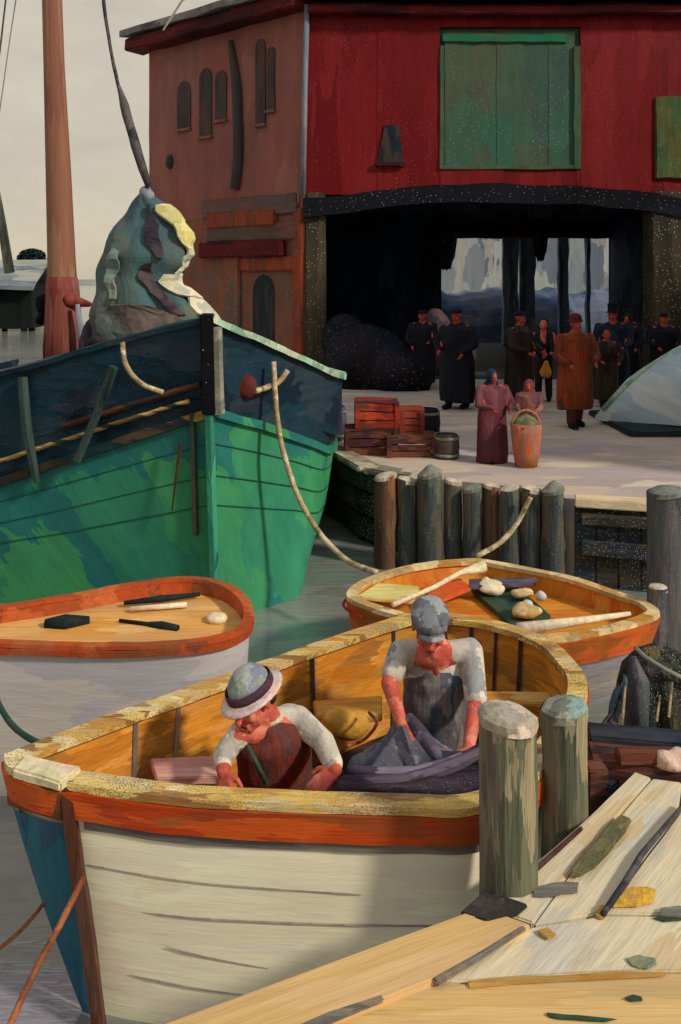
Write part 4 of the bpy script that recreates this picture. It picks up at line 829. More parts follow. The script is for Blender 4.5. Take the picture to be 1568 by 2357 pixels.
# pier frame below the deck and the curb beam at its far end
m_under = paint('wet dark timber', [(50, 36, 34), (64, 44, 40), (38, 36, 40), (76, 60, 50)], scale=4, bump=.5, streak=.25)
mb = MB(); e_ = [P(60, 2470, -.1), P(1110, 2092, -.1), P(1342, 1900, -.1), P(1462, 1786, -.1)]
for i_, (a, b) in enumerate(zip(e_, e_[1:])):
    MB().bar(a+Vector((.07, -.05, -.07)), b+Vector((.07, -.05, -.07)), .12, .16).build('stringer', m_under, pier, wob=.004)
for (x, y) in ((-.45, 2.75), (2.2, 3.6), (1.75, 2.6)): MB().tube([(x, y, -1.5), (x, y, -.1)], .1, 10).build('pier_leg', m_under, pier, smooth=True)
board([(1105, 2092), (1195, 2020), (1338, 1898), (1344, 1906), (1200, 2036), (1118, 2102)], paint('maroon edge strip', [(84, 52, 52), (62, 44, 46), (104, 76, 70)], scale=5, bump=.4), z=.012, th=.03, name='edge_strip')
m_bb = paint('brown beam', [(66, 38, 34), (88, 50, 40), (48, 36, 38), (104, 64, 52)], scale=4, stretch=(.6, 2, 2.5), bump=.5, streak=.3, speck=.12, spsize=90)
m_bn = paint('navy beam', [(34, 46, 58), (26, 36, 46), (54, 56, 64)], scale=4, stretch=(.6, 2, 2.5), bump=.5, streak=.3)
platf = thing('rear_staging', 'dark brown staging timbers behind the pier planks at the right edge', 'staging', (2, 4.8, 0))
MB().bar(P(1352, 1700, .0), P(1640, 1722, .0), .16, .1).build('beam', m_bn, platf, bevel=.01, wob=.006)
MB().bar(P(1356, 1738, .0)+Vector((0, -.0, -.08)), P(1640, 1760, .0)+Vector((0, 0, -.08)), .2, .2).build('beam', m_bb, platf, bevel=.01, wob=.008)
MB().bar(P(1420, 1742, .05), P(1650, 1740, .05), .08, .06).build('beam', paint('red brown beam', [(96, 48, 36), (120, 66, 50), (70, 40, 34)], scale=5, stretch=(.5, 2, 2), bump=.4), platf, bevel=.008, wob=.006)
MB().ptop([D(1360, 1690, 4.9), D(1640, 1690, 4.9), D(1640, 1640, 5.6), D(1400, 1640, 5.6)], .08).build('platform', m_under, platf, bevel=.01)
mb = MB().bar(D(1372, 1760, 4.25), D(1372, 1900, 4.25), .1, .1); mb.build('strut', m_bb, platf, bevel=.01)
MB().bar(D(1330, 1790, 4.35), D(1420, 1830, 4.2), .07, .1).build('strut', m_bn, platf, bevel=.01)
o = MB().ell(P(1545, 1756, .03), (.085, .06, .03)).ell(P(1530, 1744, .06), (.045, .05, .035)).ell(P(1562, 1740, .06), (.05, .04, .04)).build('rag_bundle', paint('pinkish rag', [(206, 178, 158), (190, 150, 136), (214, 196, 170)], scale=10, bump=.5), remesh=.012, sm=2, wob=.01, wsc=14); tag(o, 'pinkish rag bundle on the planks at the right edge below the brown beam', 'rag')
# net hung over a post
m_net = paint('black green net', [(36, 40, 34), (24, 30, 30), (56, 54, 42), (48, 44, 48), (90, 80, 54)], scale=7, stretch=(2.4, 2.4, .3), rough=.85, bump=.7, streak=.3, speck=.2, spsize=100)
m_netb = paint('steel teal net', [(74, 96, 106), (96, 118, 118), (54, 74, 92), (110, 104, 110)], scale=5, stretch=(1.5, 1, 1), rot=(0, R(-40), 0), bump=.6, streak=.25)
nt_ = thing('fishing_net', 'dark fishing net hung over a stump behind the pier with a teal skirt', 'net', (1.65, 5.0, 0))
rows = []
for (v, ul, ur) in ((1484, 1492, 1520), (1500, 1462, 1570), (1530, 1432, 1620), (1580, 1424, 1650), (1640, 1418, 1670), (1698, 1412, 1690)):
    ring = []
    for k in range(56):
        a = 2*math.pi*k/56; fold = 1+(.10 if k % 4 < 2 else -.03)*min(1, (v-1484)/60)
        c = (ul+ur)/2; hw = (ur-ul)/2
        ring.append(Vector(((c+hw*math.cos(a)*(1+(fold-1)*.4)-U0)/F*4.95, 4.95+hw/F*4.95*.55*math.sin(a)*fold, D(0, v, 4.95).z)))
    rows.append(ring)
mb = MB().grid(rows, closed=True); mb.add(rows[0], [tuple(range(56))]); mb.build('mesh', m_net, nt_, wob=.012, wsc=6)
sk = []
for k in range(8):
    t = k/7; a = D(1445-90*t, 1545+150*t**.8, 4.95-.1*t); b = D(1440, 1560+135*t, 4.85); sk.append([a.lerp(b, j/5)+Vector((0, .03*math.sin(j*2+k), 0)) for j in range(6)])
MB().grid(sk).build('skirt', m_netb, nt_, smooth=True, wob=.015, wsc=6, solid=.012)
MB().tube([D(1455, 1512, 4.7), D(1470, 1570, 4.68), D(1462, 1690, 4.66)], [.02, .06, .07], 8).build('fold', m_gp, nt_, smooth=True, wob=.01)
for (u, v0, v1) in ((1440, 1580, 1680), (1520, 1600, 1660), (1548, 1570, 1650)):
    MB().tube([D(u, v0, 4.64), D(u-8, v1, 4.62)], [.006, .008], 5).build('cork_line', m_rope, nt_)
MB().tube([D(1462, 1490, 4.9), D(1485, 1512, 4.82), D(1530, 1540, 4.78), D(1600, 1575, 4.78)], .012, 6).build('head_rope', m_ptopb, nt_, smooth=True)

# ================================================================ THINGS ON THE QUAY
# overturned boat under grey-blue canvas
m_canv = paint('grey blue canvas', [(170, 186, 188), (190, 200, 198), (152, 172, 178), (196, 200, 192), (160, 166, 178)], scale=1.6, stretch=(.5, 1, 1.8), rot=(0, R(-28), 0), rough=.7, bump=.4, streak=.12)
ov = thing('covered_boat', 'upturned boat under pale grey-blue canvas on the quay at the right edge', 'boat', (6.4, 14, 0))
rows = []; 
for i in range(15):
    t = i/14; xx = 4.28+t*4.0; w_ = 1.0*math.sin(math.pi/2*min(1, t*1.6+.03))**.8; h_ = .14+1.3*math.sin(math.pi/2*min(1, t*1.7))**.85
    yc = 14.2
    rows.append([Vector((xx+.12*math.cos(math.pi*k/12), yc-w_*math.cos(math.pi*k/12), .09+h_*math.sin(math.pi*k/12)**.8)) for k in range(13)])
mb = MB().grid(rows); mb.add(rows[0], [tuple(range(13))]); mb.add(rows[-1], [tuple(range(13))]); mb.build('canvas', m_canv, ov, smooth=True, wob=.05, wsc=1.6)
MB().box(4.35, 13.1, .0, 8.3, 15.3, .085).build('chock', paint('teal black chock', [(24, 40, 40), (36, 50, 48)], scale=3, bump=.4), ov, bevel=.02, edge=.4, wob=.03)
MB().tube([r[6]+Vector((0, 0, .01)) for r in rows], .04, 6).build('keel', m_mint, ov, smooth=True)
# crates and gear left
m_crate = paint('vermilion crate', [(168, 50, 30), (130, 44, 34), (110, 62, 46), (186, 70, 42), (90, 40, 50)], scale=3.5, stretch=(.7, 1, 2.5), bump=.5, streak=.25, gain=.9)
m_crate2 = paint('brown crate', [(96, 50, 42), (112, 66, 48), (74, 40, 44), (60, 52, 54)], scale=3.5, stretch=(.7, 1, 2.5), bump=.5, streak=.25)
def crate(x, y, z, w_, d_, h_, mat, label, rz=0, name='crate', n=3, group=None):
    root = thing(name, label, name.split('_')[-1], (x, y, z), group)
    mb = MB()
    for k in range(n):
        z0 = z+h_*k/n+.004; z1 = z+h_*(k+1)/n-.012
        mb.box(x-w_/2, y-d_/2, z0, x+w_/2, y-d_/2+.02, z1); mb.box(x-w_/2, y+d_/2-.02, z0, x+w_/2, y+d_/2, z1)
        mb.box(x-w_/2, y-d_/2+.021, z0, x-w_/2+.02, y+d_/2-.021, z1); mb.box(x+w_/2-.02, y-d_/2+.021, z0, x+w_/2, y+d_/2-.021, z1)
    mb.build('slats', mat, root, edge=.2, wob=.035, wsc=3.5)
    for sx in (-1, 1):
        for sy in (-1, 1): MB().box(x+sx*(w_/2-.03)-.03, y+sy*(d_/2+.012)-.012, z, x+sx*(w_/2-.03)+.03, y+sy*(d_/2+.012)+.010, z+h_).build('corner_post', mat, root)
    mb = MB()
    for k in range(4): mb.box(x-w_/2, y-d_/2+d_*k/4+.004, z+h_-.001, x+w_/2, y-d_/2+d_*(k+1)/4-.01, z+h_+.018)
    mb.build('lid', mat, root, edge=.2, wob=.03, wsc=3.5)
    return root
crate(.42, 12.0, .0, .72, .5, .34, m_crate2, 'dark brown crate at the bottom left of the stack by the green bow')
crate(.95, 11.85, .0, .66, .5, .26, m_crate2, 'low brown crate in front of the dark barrel, right of the stack')
crate(.5, 12.02, .36, .60, .46, .34, m_crate, 'vermilion crate topmost at the left of the stack')
crate(.98, 12.1, .28, .34, .4, .30, paint('dull red crate', [(120, 50, 36), (136, 66, 44)], scale=4, bump=.4), 'dull red crate beside the vermilion one')
m_store0 = paint('pitch keg', [(22, 22, 28), (34, 30, 32)], scale=4, bump=.4)
m_barrelb = paint('slate blue keg', [(60, 62, 66), (78, 66, 54), (92, 74, 46), (58, 72, 80)], scale=4, bump=.4)
def barrel(x, y, z, r, h, mat, label, hoop):
    root = thing('barrel', label, 'barrel', (x, y, z))
    rows = [[Vector((x+rr*math.cos(a*math.pi/8), y+rr*math.sin(a*math.pi/8), z+h*t)) for a in range(16)] for t, rr in ((0, r*.82), (.2, r*.94), (.5, r), (.8, r*.94), (1, r*.82))]
    mb = MB().grid(rows, closed=True); mb.add([p+Vector((0, 0, -.02)) for p in rows[-1]], [tuple(range(16))]); mb.build('staves', mat, root, smooth=True, wob=.004)
    for t, rr in ((.15, .93), (.85, .93)): 
        MB().grid([[Vector((x+(r*rr+.01)*math.cos(a*math.pi/8), y+(r*rr+.01)*math.sin(a*math.pi/8), z+h*t+dz)) for a in range(16)] for dz in (-.02, .02)], closed=True).build('hoop', hoop, root, smooth=True, solid=.006)
    return root
barrel(1.42, 11.6, 0, .17, .32, m_barrelb, 'squat slate blue keg at the right of the crates', m_ptopb)
barrel(1.3, 13.2, 0, .22, .42, m_store0, 'dark barrel behind the crates, left of the first dark figure', m_ptopb)
barrel(-.1, 12.9, 0, .2, .5, m_gp, 'grey keg behind the green bow rail by the crates', m_ptopb)
# dark stores inside the passage
m_store = paint('tarpaulined stores', [(10, 12, 18), (18, 22, 32), (28, 24, 30), (14, 14, 20)], scale=1.4, bump=.5, streak=.25, speck=.14, spsize=16)
o = MB().ell((.55, 19.3, .5), (.95, .8, .9)).ell((1.3, 18.9, .4), (.8, .7, .65)).ell((0.1, 19.6, 1.0), (.55, .5, .6)).box(-.1, 18.9, 0, 1.7, 19.9, .6).build('tarpaulin_heap', m_store, remesh=.06, sm=4, wob=.06, wsc=2); tag(o, 'big black tarpaulined heap just inside the passage on the left', 'heap')
o = MB().ell((2.35, 21.5, .7), (.5, .45, .95)).ell((2.9, 21.7, .5), (.5, .4, .6)).build('sacking_heap', paint('mauve sacking', [(66, 52, 58), (52, 44, 52), (84, 64, 64)], scale=2, bump=.5), remesh=.06, sm=4, wob=.06, wsc=2); tag(o, 'mauve sacking heap in the passage behind the first dark figure', 'heap')

# unseen block added at the right, beyond the picture, to throw shade on the quay
nw = thing('shade_block', 'tall unseen block added right of the quay, outside the picture, to shade it', 'building', (12.5, 12, 0))
MB().box(7.4, 8.7, 0, 18, 15, 8.2).build('wall', m_brick, nw, edge=2)
MB().hexa([(7.2, 8.5, 8.2), (18.2, 8.5, 8.2), (18.2, 12, 9.8), (7.2, 12, 9.8)], [(7.2, 8.5, 8.35), (18.2, 8.5, 8.35), (18.2, 12, 9.95), (7.2, 12, 9.95)]).hexa([(7.2, 12, 9.8), (18.2, 12, 9.8), (18.2, 15.2, 8.2), (7.2, 15.2, 8.2)], [(7.2, 12, 9.95), (18.2, 12, 9.95), (18.2, 15.2, 8.35), (7.2, 15.2, 8.35)]).build('roof', m_slate, nw)
for y in (9.6, 11.4, 13.2):
    MB().box(7.34, y, 1.5, 7.43, y+.9, 3.0).build('window', m_dkwin, nw); MB().box(7.34, y, 4.8, 7.43, y+.9, 6.2).build('window', m_dkwin, nw)

# ================================================================ PEOPLE
m_skin = paint('sunburnt skin', [(196, 88, 68), (210, 110, 84), (170, 72, 58), (222, 136, 110), (184, 82, 70)], scale=16, rough=.6, bump=.25, streak=.08)
m_skin2 = paint('dark ruddy skin', [(170, 74, 56), (150, 66, 50)], scale=12, bump=.2)
def V(*a): return Vector(a)
def hand(mb, wrist, d, nrm, s=1.0, curl=.5, thumb=1):
    """palm, four unequal bent fingers and a thumb from its side"""
    d = Vector(d).normalized(); nrm = Vector(nrm); nrm = (nrm-d*nrm.dot(d)).normalized(); sd_ = d.cross(nrm).normalized()*thumb
    w0 = Vector(wrist); k0 = w0+d*.085*s
    for j, (off, ln) in enumerate(((.033, .9), (.011, 1.0), (-.011, .94), (-.031, .75))):
        b0 = w0+d*.01*s+sd_*off*.55*s; b1 = k0+sd_*off*s
        mb.cap(b0, .0135*s, b1, .0125*s, 8)
        a = curl*.6; dd = d; p0 = b1; r = .0105
        for seg in range(3):
            dd = (dd*math.cos(a)+nrm*math.sin(a)).normalized() if seg == 0 else (dd*math.cos(curl)+(nrm-dd*nrm.dot(dd)).normalized()*math.sin(curl)).normalized()
            p1 = p0+dd*(.042, .028, .022)[seg]*ln*s; mb.cap(p0, r*s, p1, (r-.0012)*s, 8); p0 = p1; r -= .001
    t0 = w0+d*.02*s+sd_*.024*s; t1 = t0+(d*.6+sd_*.75+nrm*.25).normalized()*.045*s; t2 = t1+(d*.85+sd_*.2+nrm*.45).normalized()*.034*s
    mb.cap(t0, .015*s, t1, .012*s, 8); mb.cap(t1, .012*s, t2, .0095*s, 8)
def head(mb, c, fwd, up, s=1.0):
    fwd = Vector(fwd).normalized(); up = Vector(up); up = (up-fwd*up.dot(fwd)).normalized(); rt = fwd.cross(up).normalized()
    M = Matrix((rt, fwd, up)).transposed(); c = Vector(c)
    q = lambda x, y, z: c+(rt*x+fwd*y+up*z)*s
    mb.ell(q(0, -.012, .03), (.076*s, .094*s, .088*s), M)
    mb.ell(q(0, .022, -.045), (.056*s, .066*s, .066*s), M)
    mb.ell(q(0, .062, -.088), (.026*s, .026*s, .022*s), M)      # chin
    mb.cap(q(0, .085, .012), .011*s, q(0, .108, -.028), .0165*s, 8)  # nose
    for sx in (-1, 1):
        mb.ell(q(.03*sx, .078, .022), (.022*s, .016*s, .009*s), M)  # brow
        mb.ell(q(.042*sx, .06, -.03), (.024*s, .022*s, .022*s), M)  # cheek
        mb.ell(q(.079*sx, -.012, -.008), (.011*s, .02*s, .032*s), M) # ear
    mb.ell(q(0, .083, -.06), (.026*s, .012*s, .007*s), M); mb.ell(q(0, .08, -.072), (.022*s, .012*s, .007*s), M)
    return M, q
def face_bits(root, q, M, s, dark):
    for sx in (-1, 1): MB().ell(q(.03*sx, .079, .004), (.011*s, .009*s, .0065*s), M).build('eye', dark, root, smooth=True)
    MB().ell(q(0, .094, -.066), (.022*s, .004*s, .0028*s), M).build('mouth', dark, root, smooth=True)
m_darkhair = paint('dark hair', [(40, 30, 28), (60, 42, 34)], scale=14, bump=.5)

def limb(mb, pts, rad, n=12):
    for (a, b, ra, rb) in zip(pts, pts[1:], rad, rad[1:]): mb.cap(a, ra, b, rb, n)

# --- far figures standing on the quay
def stander(name_label, x, y, h, ang, coat, trou, hatm, skin, hat='cap', long=1.0, arm=(.15, .1), build=1.0, carry=None, group='figures standing in the shade of the passage', stride=.12):
    s = h/1.75; f = V(math.sin(ang), math.cos(ang), 0); r = V(f.y, -f.x, 0)
    root = thing('person', name_label, 'person', (x, y, 0), group); o = V(x, y, 0)
    q = lambda a, b, c: o+(r*a+f*b)*s+V(0, 0, c*s)
    mb = MB(); head(mb, q(0, .03, 1.62), f-V(0, 0, .12), V(0, 0, 1), s*1.05)
    limb(mb, [q(0, 0, .95), q(0, .0, 1.2), q(0, 0, 1.42), q(0, .02, 1.55)], [.13*s, .13*s, .11*s, .055*s], 10)
    W = []
    for sx, a in ((-1, arm[0]), (1, arm[1])):
        sh_ = q(.19*sx, 0, 1.42); el = q(.25*sx, .02+a*.3, 1.13); wr = q(.22*sx-.1*sx*a, .05+a, .92+a*.4); W.append(wr)
        limb(mb, [q(0, 0, 1.4), sh_, el, wr], [.08*s, .055*s, .042*s, .03*s], 8)
        mb.cap(wr, .032*s, wr+(wr-el).normalized()*.09*s, .026*s, 8)
        for k in range(4):
            b0 = wr+(wr-el).normalized()*.08*s+f*(.03-.02*k)*s; mb.cap(b0, .011*s, b0+((wr-el).normalized()+f*.4-r*sx*.3).normalized()*.07*s, .009*s, 6)
        b0 = wr+f*.03*s; mb.cap(b0, .013*s, b0+(f+(wr-el).normalized()).normalized()*.055*s, .011*s, 6)
        hp = q(.09*sx, 0, .92); kn = q(.1*sx, .03+stride*sx*.5, .5); an = q(.11*sx, -.02+stride*sx, .09)
        limb(mb, [hp, kn, an], [.085*s, .06*s, .04*s], 8); mb.cap(an+V(0, 0, -.04*s), .045*s, an+f*.16*s+V(0, 0, -.05*s), .035*s, 8)
    mb.build('person', skin, None)
    body = C.objects['person'] if False else bpy.context.scene.collection.objects[-1]
    # remesh the body into one surface
    bpy.data.objects.remove(body)
    bd = mb.build('body', skin, root, remesh=.016*s, sm=2)
    cm = MB(); zt = 1.43
    rows = []
    for (z, wx, wy) in ((1.5, .07, .07), (1.46, .17, .10), (1.38, .235*build, .13*build), (1.2, .225*build, .15*build), (1.0, .20*build, .15*build), (.85, .225*build, .165*build), (.85-.35*long, .235*build, .18*build), (.80-.42*long, .225*build, .17*build)):
        rows.append([q(wx*math.cos(k*math.pi/8), wy*math.sin(k*math.pi/8), z) for k in range(16)])
    cm.grid(rows, closed=True); cm.add(rows[0], [tuple(range(16))]); cm.add(rows[-1], [tuple(range(16))])
    for sx, a in ((-1, arm[0]), (1, arm[1])):
        sh_ = q(.19*sx*build, 0, 1.40); el = q(.25*sx*build, .02+a*.3, 1.13); wr = q(.23*sx-.1*sx*a, .045+a*.95, .95+a*.4)
        limb(cm, [sh_, el, wr], [.078*s, .066*s, .055*s], 10)
    cm.build('coat', coat, root, remesh=.02*s, sm=3, wob=.035, wsc=5)
    tm = MB()
    for sx in (-1, 1):
        hp = q(.09*sx, 0, .92); kn = q(.1*sx, .03+stride*sx*.5, .5); an = q(.11*sx, -.02+stride*sx, .11)
        limb(tm, [hp, kn, an], [.11*s, .085*s, .075*s], 10)
    tm.build('trousers', trou, root, remesh=.02*s, sm=2)
    for sx in (-1, 1):
        an = q(.11*sx, -.02+stride*sx, .05); MB().cap(an, .055*s, an+f*.17*s+V(0, 0, -.008), .045*s, 10).build('boot', m_black, root, smooth=True)
    hm = MB(); hc = q(0, .02, 1.70)
    M = Matrix((r, f, V(0, 0, 1))).transposed()
    if hat == 'cap': hm.ell(hc, (.10*s, .12*s, .055*s), M).ell(hc+(f*.10-V(0, 0, .02))*s, (.07*s, .06*s, .012*s), M)
    elif hat == 'sou': hm.ell(hc, (.10*s, .11*s, .09*s), M).ell(hc+(-V(0, 0, .04)-f*.05)*s, (.14*s, .19*s, .02*s), M)
    elif hat == 'top': hm.tube([q(0, .02, 1.66), q(0, .02, 1.84)], [.095*s, .1*s], 14).ell(q(0, .02, 1.67), (.14*s, .16*s, .015*s), M)
    elif hat == 'hood': hm.ell(q(0, -.01, 1.63), (.12*s, .13*s, .15*s), M).ell(q(0, -.03, 1.48), (.15*s, .12*s, .09*s), M)
    elif hat == 'scarf': hm.ell(q(0, -.03, 1.66), (.105*s, .11*s, .11*s), M).ell(q(0, -.06, 1.53), (.1*s, .08*s, .08*s), M)
    hm.build('hat' if hat in ('cap', 'sou', 'top') else 'head_scarf', hatm, root, remesh=.012*s, sm=2)
    return root, q, W
m_dkcoat = paint('blue black coat', [(12, 16, 26), (18, 22, 34), (9, 11, 18)], scale=3, stretch=(2, 2, .5), bump=.4, streak=.2, speck=.1, spsize=42)
m_brvest = paint('olive brown coat', [(46, 34, 26), (60, 48, 30), (26, 24, 26), (36, 26, 26)], scale=3, stretch=(3, 2, .5), bump=.4, streak=.2, speck=.1, spsize=42)
m_orcoat = paint('russet coat', [(112, 44, 20), (96, 46, 24), (130, 56, 26), (72, 44, 26)], scale=3, stretch=(2.5, 2, .5), bump=.4, streak=.25, gain=1.2)
m_dktr = paint('maroon black trousers', [(36, 24, 26), (46, 26, 30), (24, 26, 26)], scale=3, bump=.4, speck=.1, spsize=42)
m_oltr = paint('olive brown trousers', [(50, 40, 26), (84, 40, 22), (36, 34, 26)], scale=4, stretch=(2, 2, .5), bump=.4)
m_bltop = paint('deep blue coat', [(18, 30, 46), (12, 18, 28), (24, 44, 66)], scale=3, bump=.4, speck=.1, spsize=42)
m_maroon = paint('plum dress', [(88, 40, 48), (74, 36, 44), (104, 56, 62), (64, 34, 40)], scale=3, stretch=(1.6, 1.6, .6), bump=.4, streak=.15, gain=1.2)
stander('broad figure in a long blue-black coat, leftmost in front of the passage', 2.15, 16.0, 1.84, R(215), m_dkcoat, m_dktr, m_black, m_skin2, 'cap', 1.6, (.15, .25), 1.45)
stander('figure in olive-brown coat with black cap, second from the left before the passage', 3.25, 15.8, 1.8, R(140), m_brvest, m_dktr, m_black, m_skin2, 'cap', 1.4, (.3, .3), 1.3)
stander('short figure in black between the olive-brown and the russet coats', 3.95, 16.9, 1.6, R(195), m_dkcoat, m_dktr, m_black, m_skin, 'scarf', .7, (.4, .4), .8)
stander('tall figure in long russet coat standing nearest the covered boat', 3.78, 14.0, 1.80, R(170), m_orcoat, m_oltr, paint('rust red hat', [(84, 28, 24), (60, 30, 30)], scale=6, bump=.3), m_skin2, 'sou', 1.25, (.25, .2), 1.25)
stander('tall figure in deep blue with a high black hat, right of the russet coat', 5.3, 16.9, 1.82, R(200), m_bltop, m_dktr, m_black, m_skin2, 'top', 1.4, (.3, .3), 1.3)
stander('dark stooped figure farthest right, against the end pillar', 6.0, 18.2, 1.66, R(200), m_dkcoat, m_dktr, m_dkcoat, m_skin2, 'hood', 1.5, (.2, .2), 1.3)
CR = [(1.75, 18.6, 1.72, 190, 'cap', m_dkcoat, 'bare grey-faced figure in black behind the mauve sacking heap'), 
(4.95, 16.2, 1.45, 180, 'scarf', m_brvest, 'small olive-brown figure between the russet coat and the high hat'),
      (6.55, 17.6, 1.7, 185, 'cap', m_dkcoat, 'dark capped figure right of the stooped figure by the pillar'), (6.35, 19.3, 1.7, 175, 'sou', m_bltop, 'figure in deep blue with a brimmed hat, hindmost by the right pillar')]
for (x, y, h, an, ht_, ct, lb) in CR:
    stander(lb, x, y, h, R(an), ct, m_dktr, m_black, m_skin2, ht_, 1.5, (.2+.2*random.random(), .15+.2*random.random()), 1.3)
stander('crouched figure in rose shawl behind the orange basket', 2.55, 11.75, 1.02, R(200), paint('rose shawl', [(140, 84, 84), (112, 70, 78), (160, 104, 92)], scale=5, bump=.4), m_maroon, paint('rose kerchief', [(136, 70, 70), (110, 60, 64)], scale=6, bump=.4), m_skin, 'hood', 1.1, (.35, .35), 1.2, group=None, stride=.04)
# woman on the quay edge with basket
r_, q_, W_ = stander('stooping woman in plum dress and dark scarf above the piles', 1.98, 11.35, 1.20, R(160), m_maroon, m_maroon, m_bltop, m_skin2, 'hood', 1.9, (.25, .3), 1.4, group=None, stride=.05)
m_bask = paint('orange wicker', [(190, 86, 50), (150, 120, 64), (196, 104, 74), (112, 104, 66), (160, 100, 90)], scale=7, stretch=(3, 3, .5), bump=.6, streak=.25, gain=1.1)
bk = thing('basket', 'tall orange wicker basket on the quay beside the plum dress', 'basket', (2.36, 11.0, 0))
rows = [[Vector((2.36+r*math.cos(a*math.pi/10), 11.05+r*.9*math.sin(a*math.pi/10), z)) for a in range(20)] for z, r in ((.01, .14), (.2, .17), (.42, .19), (.55, .2))]
mb = MB().grid(rows, closed=True); mb.add(rows[0], [tuple(range(20))]); mb.build('wicker', m_bask, bk, smooth=True, wob=.01, solid=.02)
MB().ell((2.36, 11.05, .52), (.18, .17, .14)).build('kelp', m_oliv, bk, smooth=True, wob=.04, wsc=7)
MB().tube(cat([(2.17, 11.05, .52), (2.23, 11.05, .66), (2.36, 11.05, .72), (2.49, 11.05, .66), (2.55, 11.05, .52)], 4), .018, 6).build('handle', m_bask, bk, smooth=True)
o = MB().ell((4.05, 16.4, .62), (.11, .1, .16)).build('lantern', paint('amber sack', [(196, 130, 40), (176, 116, 40)], scale=6, bump=.4), smooth=True, wob=.02); 
bpy.data.objects.remove(o)
o = MB().cap((3.93, 16.62, .60), .12, (3.93, 16.62, .78), .05, 10).build('sack', paint('amber sack', [(196, 130, 40), (176, 116, 40)], scale=6, bump=.4), remesh=.02, sm=2, wob=.02, wsc=5); tag(o, 'amber sack held low by the short figure in black', 'sack')

# --- the two men in the workboat
m_shirt = paint('cream shirt', [(212, 198, 172), (186, 178, 160), (220, 202, 182), (150, 148, 140), (200, 190, 168)], scale=9, stretch=(1, 1, 1), rough=.8, bump=.5, streak=.12)
m_vest1 = paint('red brown waistcoat', [(98, 46, 34), (112, 52, 38), (84, 42, 36), (128, 34, 32), (78, 50, 44)], scale=9, stretch=(2, 2, .8), rough=.75, bump=.5, streak=.2, gain=1.25)
m_vest2 = paint('plum teal waistcoat', [(92, 84, 88), (66, 84, 96), (104, 92, 94), (62, 76, 82), (124, 114, 112)], scale=7, stretch=(2, 2, .8), rough=.75, bump=.5, streak=.2)
m_cap2 = paint('grey cap', [(92, 98, 108), (120, 122, 126), (76, 76, 84), (150, 150, 148)], scale=16, bump=.5, streak=.15)
m_hat1 = paint('sage bucket hat', [(136, 146, 132), (168, 166, 156), (100, 118, 112), (134, 130, 154)], scale=14, bump=.5, streak=.15)
m_band1 = paint('maroon hat band', [(82, 50, 62), (64, 44, 56)], scale=14, bump=.3)
m_brim = paint('pale hat brim', [(216, 176, 160), (204, 190, 178), (190, 160, 160)], scale=14, bump=.4)
m_shirt2 = paint('grey cream shirt', [(206, 194, 172), (160, 158, 152), (216, 204, 184), (118, 124, 130), (180, 172, 158)], scale=8, rough=.8, bump=.4, streak=.12)
m_tr2 = paint('grey plum trousers', [(70, 66, 74), (58, 58, 66), (84, 78, 82)], scale=8, bump=.4)

def torso(mb, pelvis, chest, neck, wv, wp, wc, dp):
    """oval torso from pelvis to the base of the neck; wv = width direction"""
    p = Vector(pelvis); c = Vector(chest); n = Vector(neck); wv = Vector(wv).normalized()
    path = cat([p, p.lerp(c, .5), c, c.lerp(n, .6)], 9); k = len(path)-1
    for i, pt in enumerate(path):
        t = i/k; up = (path[min(i+1, k)]-path[max(i-1, 0)]).normalized(); f = up.cross(wv).normalized(); w2 = f.cross(up)
        wd_ = wp+(wc-wp)*math.sin(min(1, t*1.35)*math.pi/2) if t < .75 else wc*(1-.55*(t-.75)/.25)
        mb.ell(pt, (wd_, dp*(1 if t < .8 else .8), .09), Matrix((w2, f, up)).transposed(), 16, 8)

# man with cap
p2 = thing('person', 'man in grey flat cap bent over the slate net at the workboat stern', 'person', tuple(D(1000, 1830, 4.8)), 'two men working in the boat')
sL = D(921, 1502, 4.80); sR = D(1086, 1502, 4.84); eL = D(896, 1572, 4.66); eR = D(1096, 1618, 4.62); wL = D(925, 1668, 4.42); wR = D(1078, 1728, 4.36)
pel = D(1008, 1790, 4.85); che = D(1006, 1560, 4.86); nek = D(1000, 1488, 4.78); hd = D(989, 1443, 4.66)
b = MB(); M2, q2 = head(b, hd, V(-.03, -.93, -.40), V(0, -.4, .9), 1.08)
b.cap(nek+V(0, .02, -.03), .062, hd+V(0, .03, -.02), .06, 12)
b.ell(D(1000, 1500, 4.69), (.10, .05, .09)); b.cap(D(1000, 1500, 4.68), .05, D(1004, 1545, 4.70), .022, 10)
torso(b, pel, che, nek, (1, 0, 0), .14, .165, .10)
limb(b, [che.lerp(nek, .7), sL, eL, wL], [.07, .055, .045, .031]); limb(b, [che.lerp(nek, .7), sR, eR, wR], [.07, .055, .045, .031])
hand(b, wL, (wL-eL)*.6+V(.02, -.04, -.10), V(.6, .5, -.5), 1.08, .55, 1); hand(b, wR, (wR-eR)*.8+V(-.03, -.03, -.05), V(-.6, .4, -.4), 1.08, .55, -1)
kL = D(960, 1850, 4.55); kR = D(1050, 1850, 4.58)
limb(b, [pel+V(-.08, 0, 0), kL, V(kL.x, kL.y+.42, -.44)], [.09, .07, .045]); limb(b, [pel+V(.08, 0, 0), kR, V(kR.x, kR.y+.42, -.44)], [.09, .07, .045])
b.build('body', m_skin, p2, remesh=.0065, sm=2)
face_bits(p2, q2, M2, 1.08, m_darkhair)
b = MB(); torso(b, pel, che, che.lerp(nek, .70), (1, 0, 0), .165, .195, .112)
limb(b, [che.lerp(nek, .75)+V(-.07, .02, 0), sL, sL.lerp(eL, .70)], [.07, .072, .060]); limb(b, [che.lerp(nek, .75)+V(.07, .02, 0), sR, sR.lerp(eR, .92)], [.07, .074, .060])
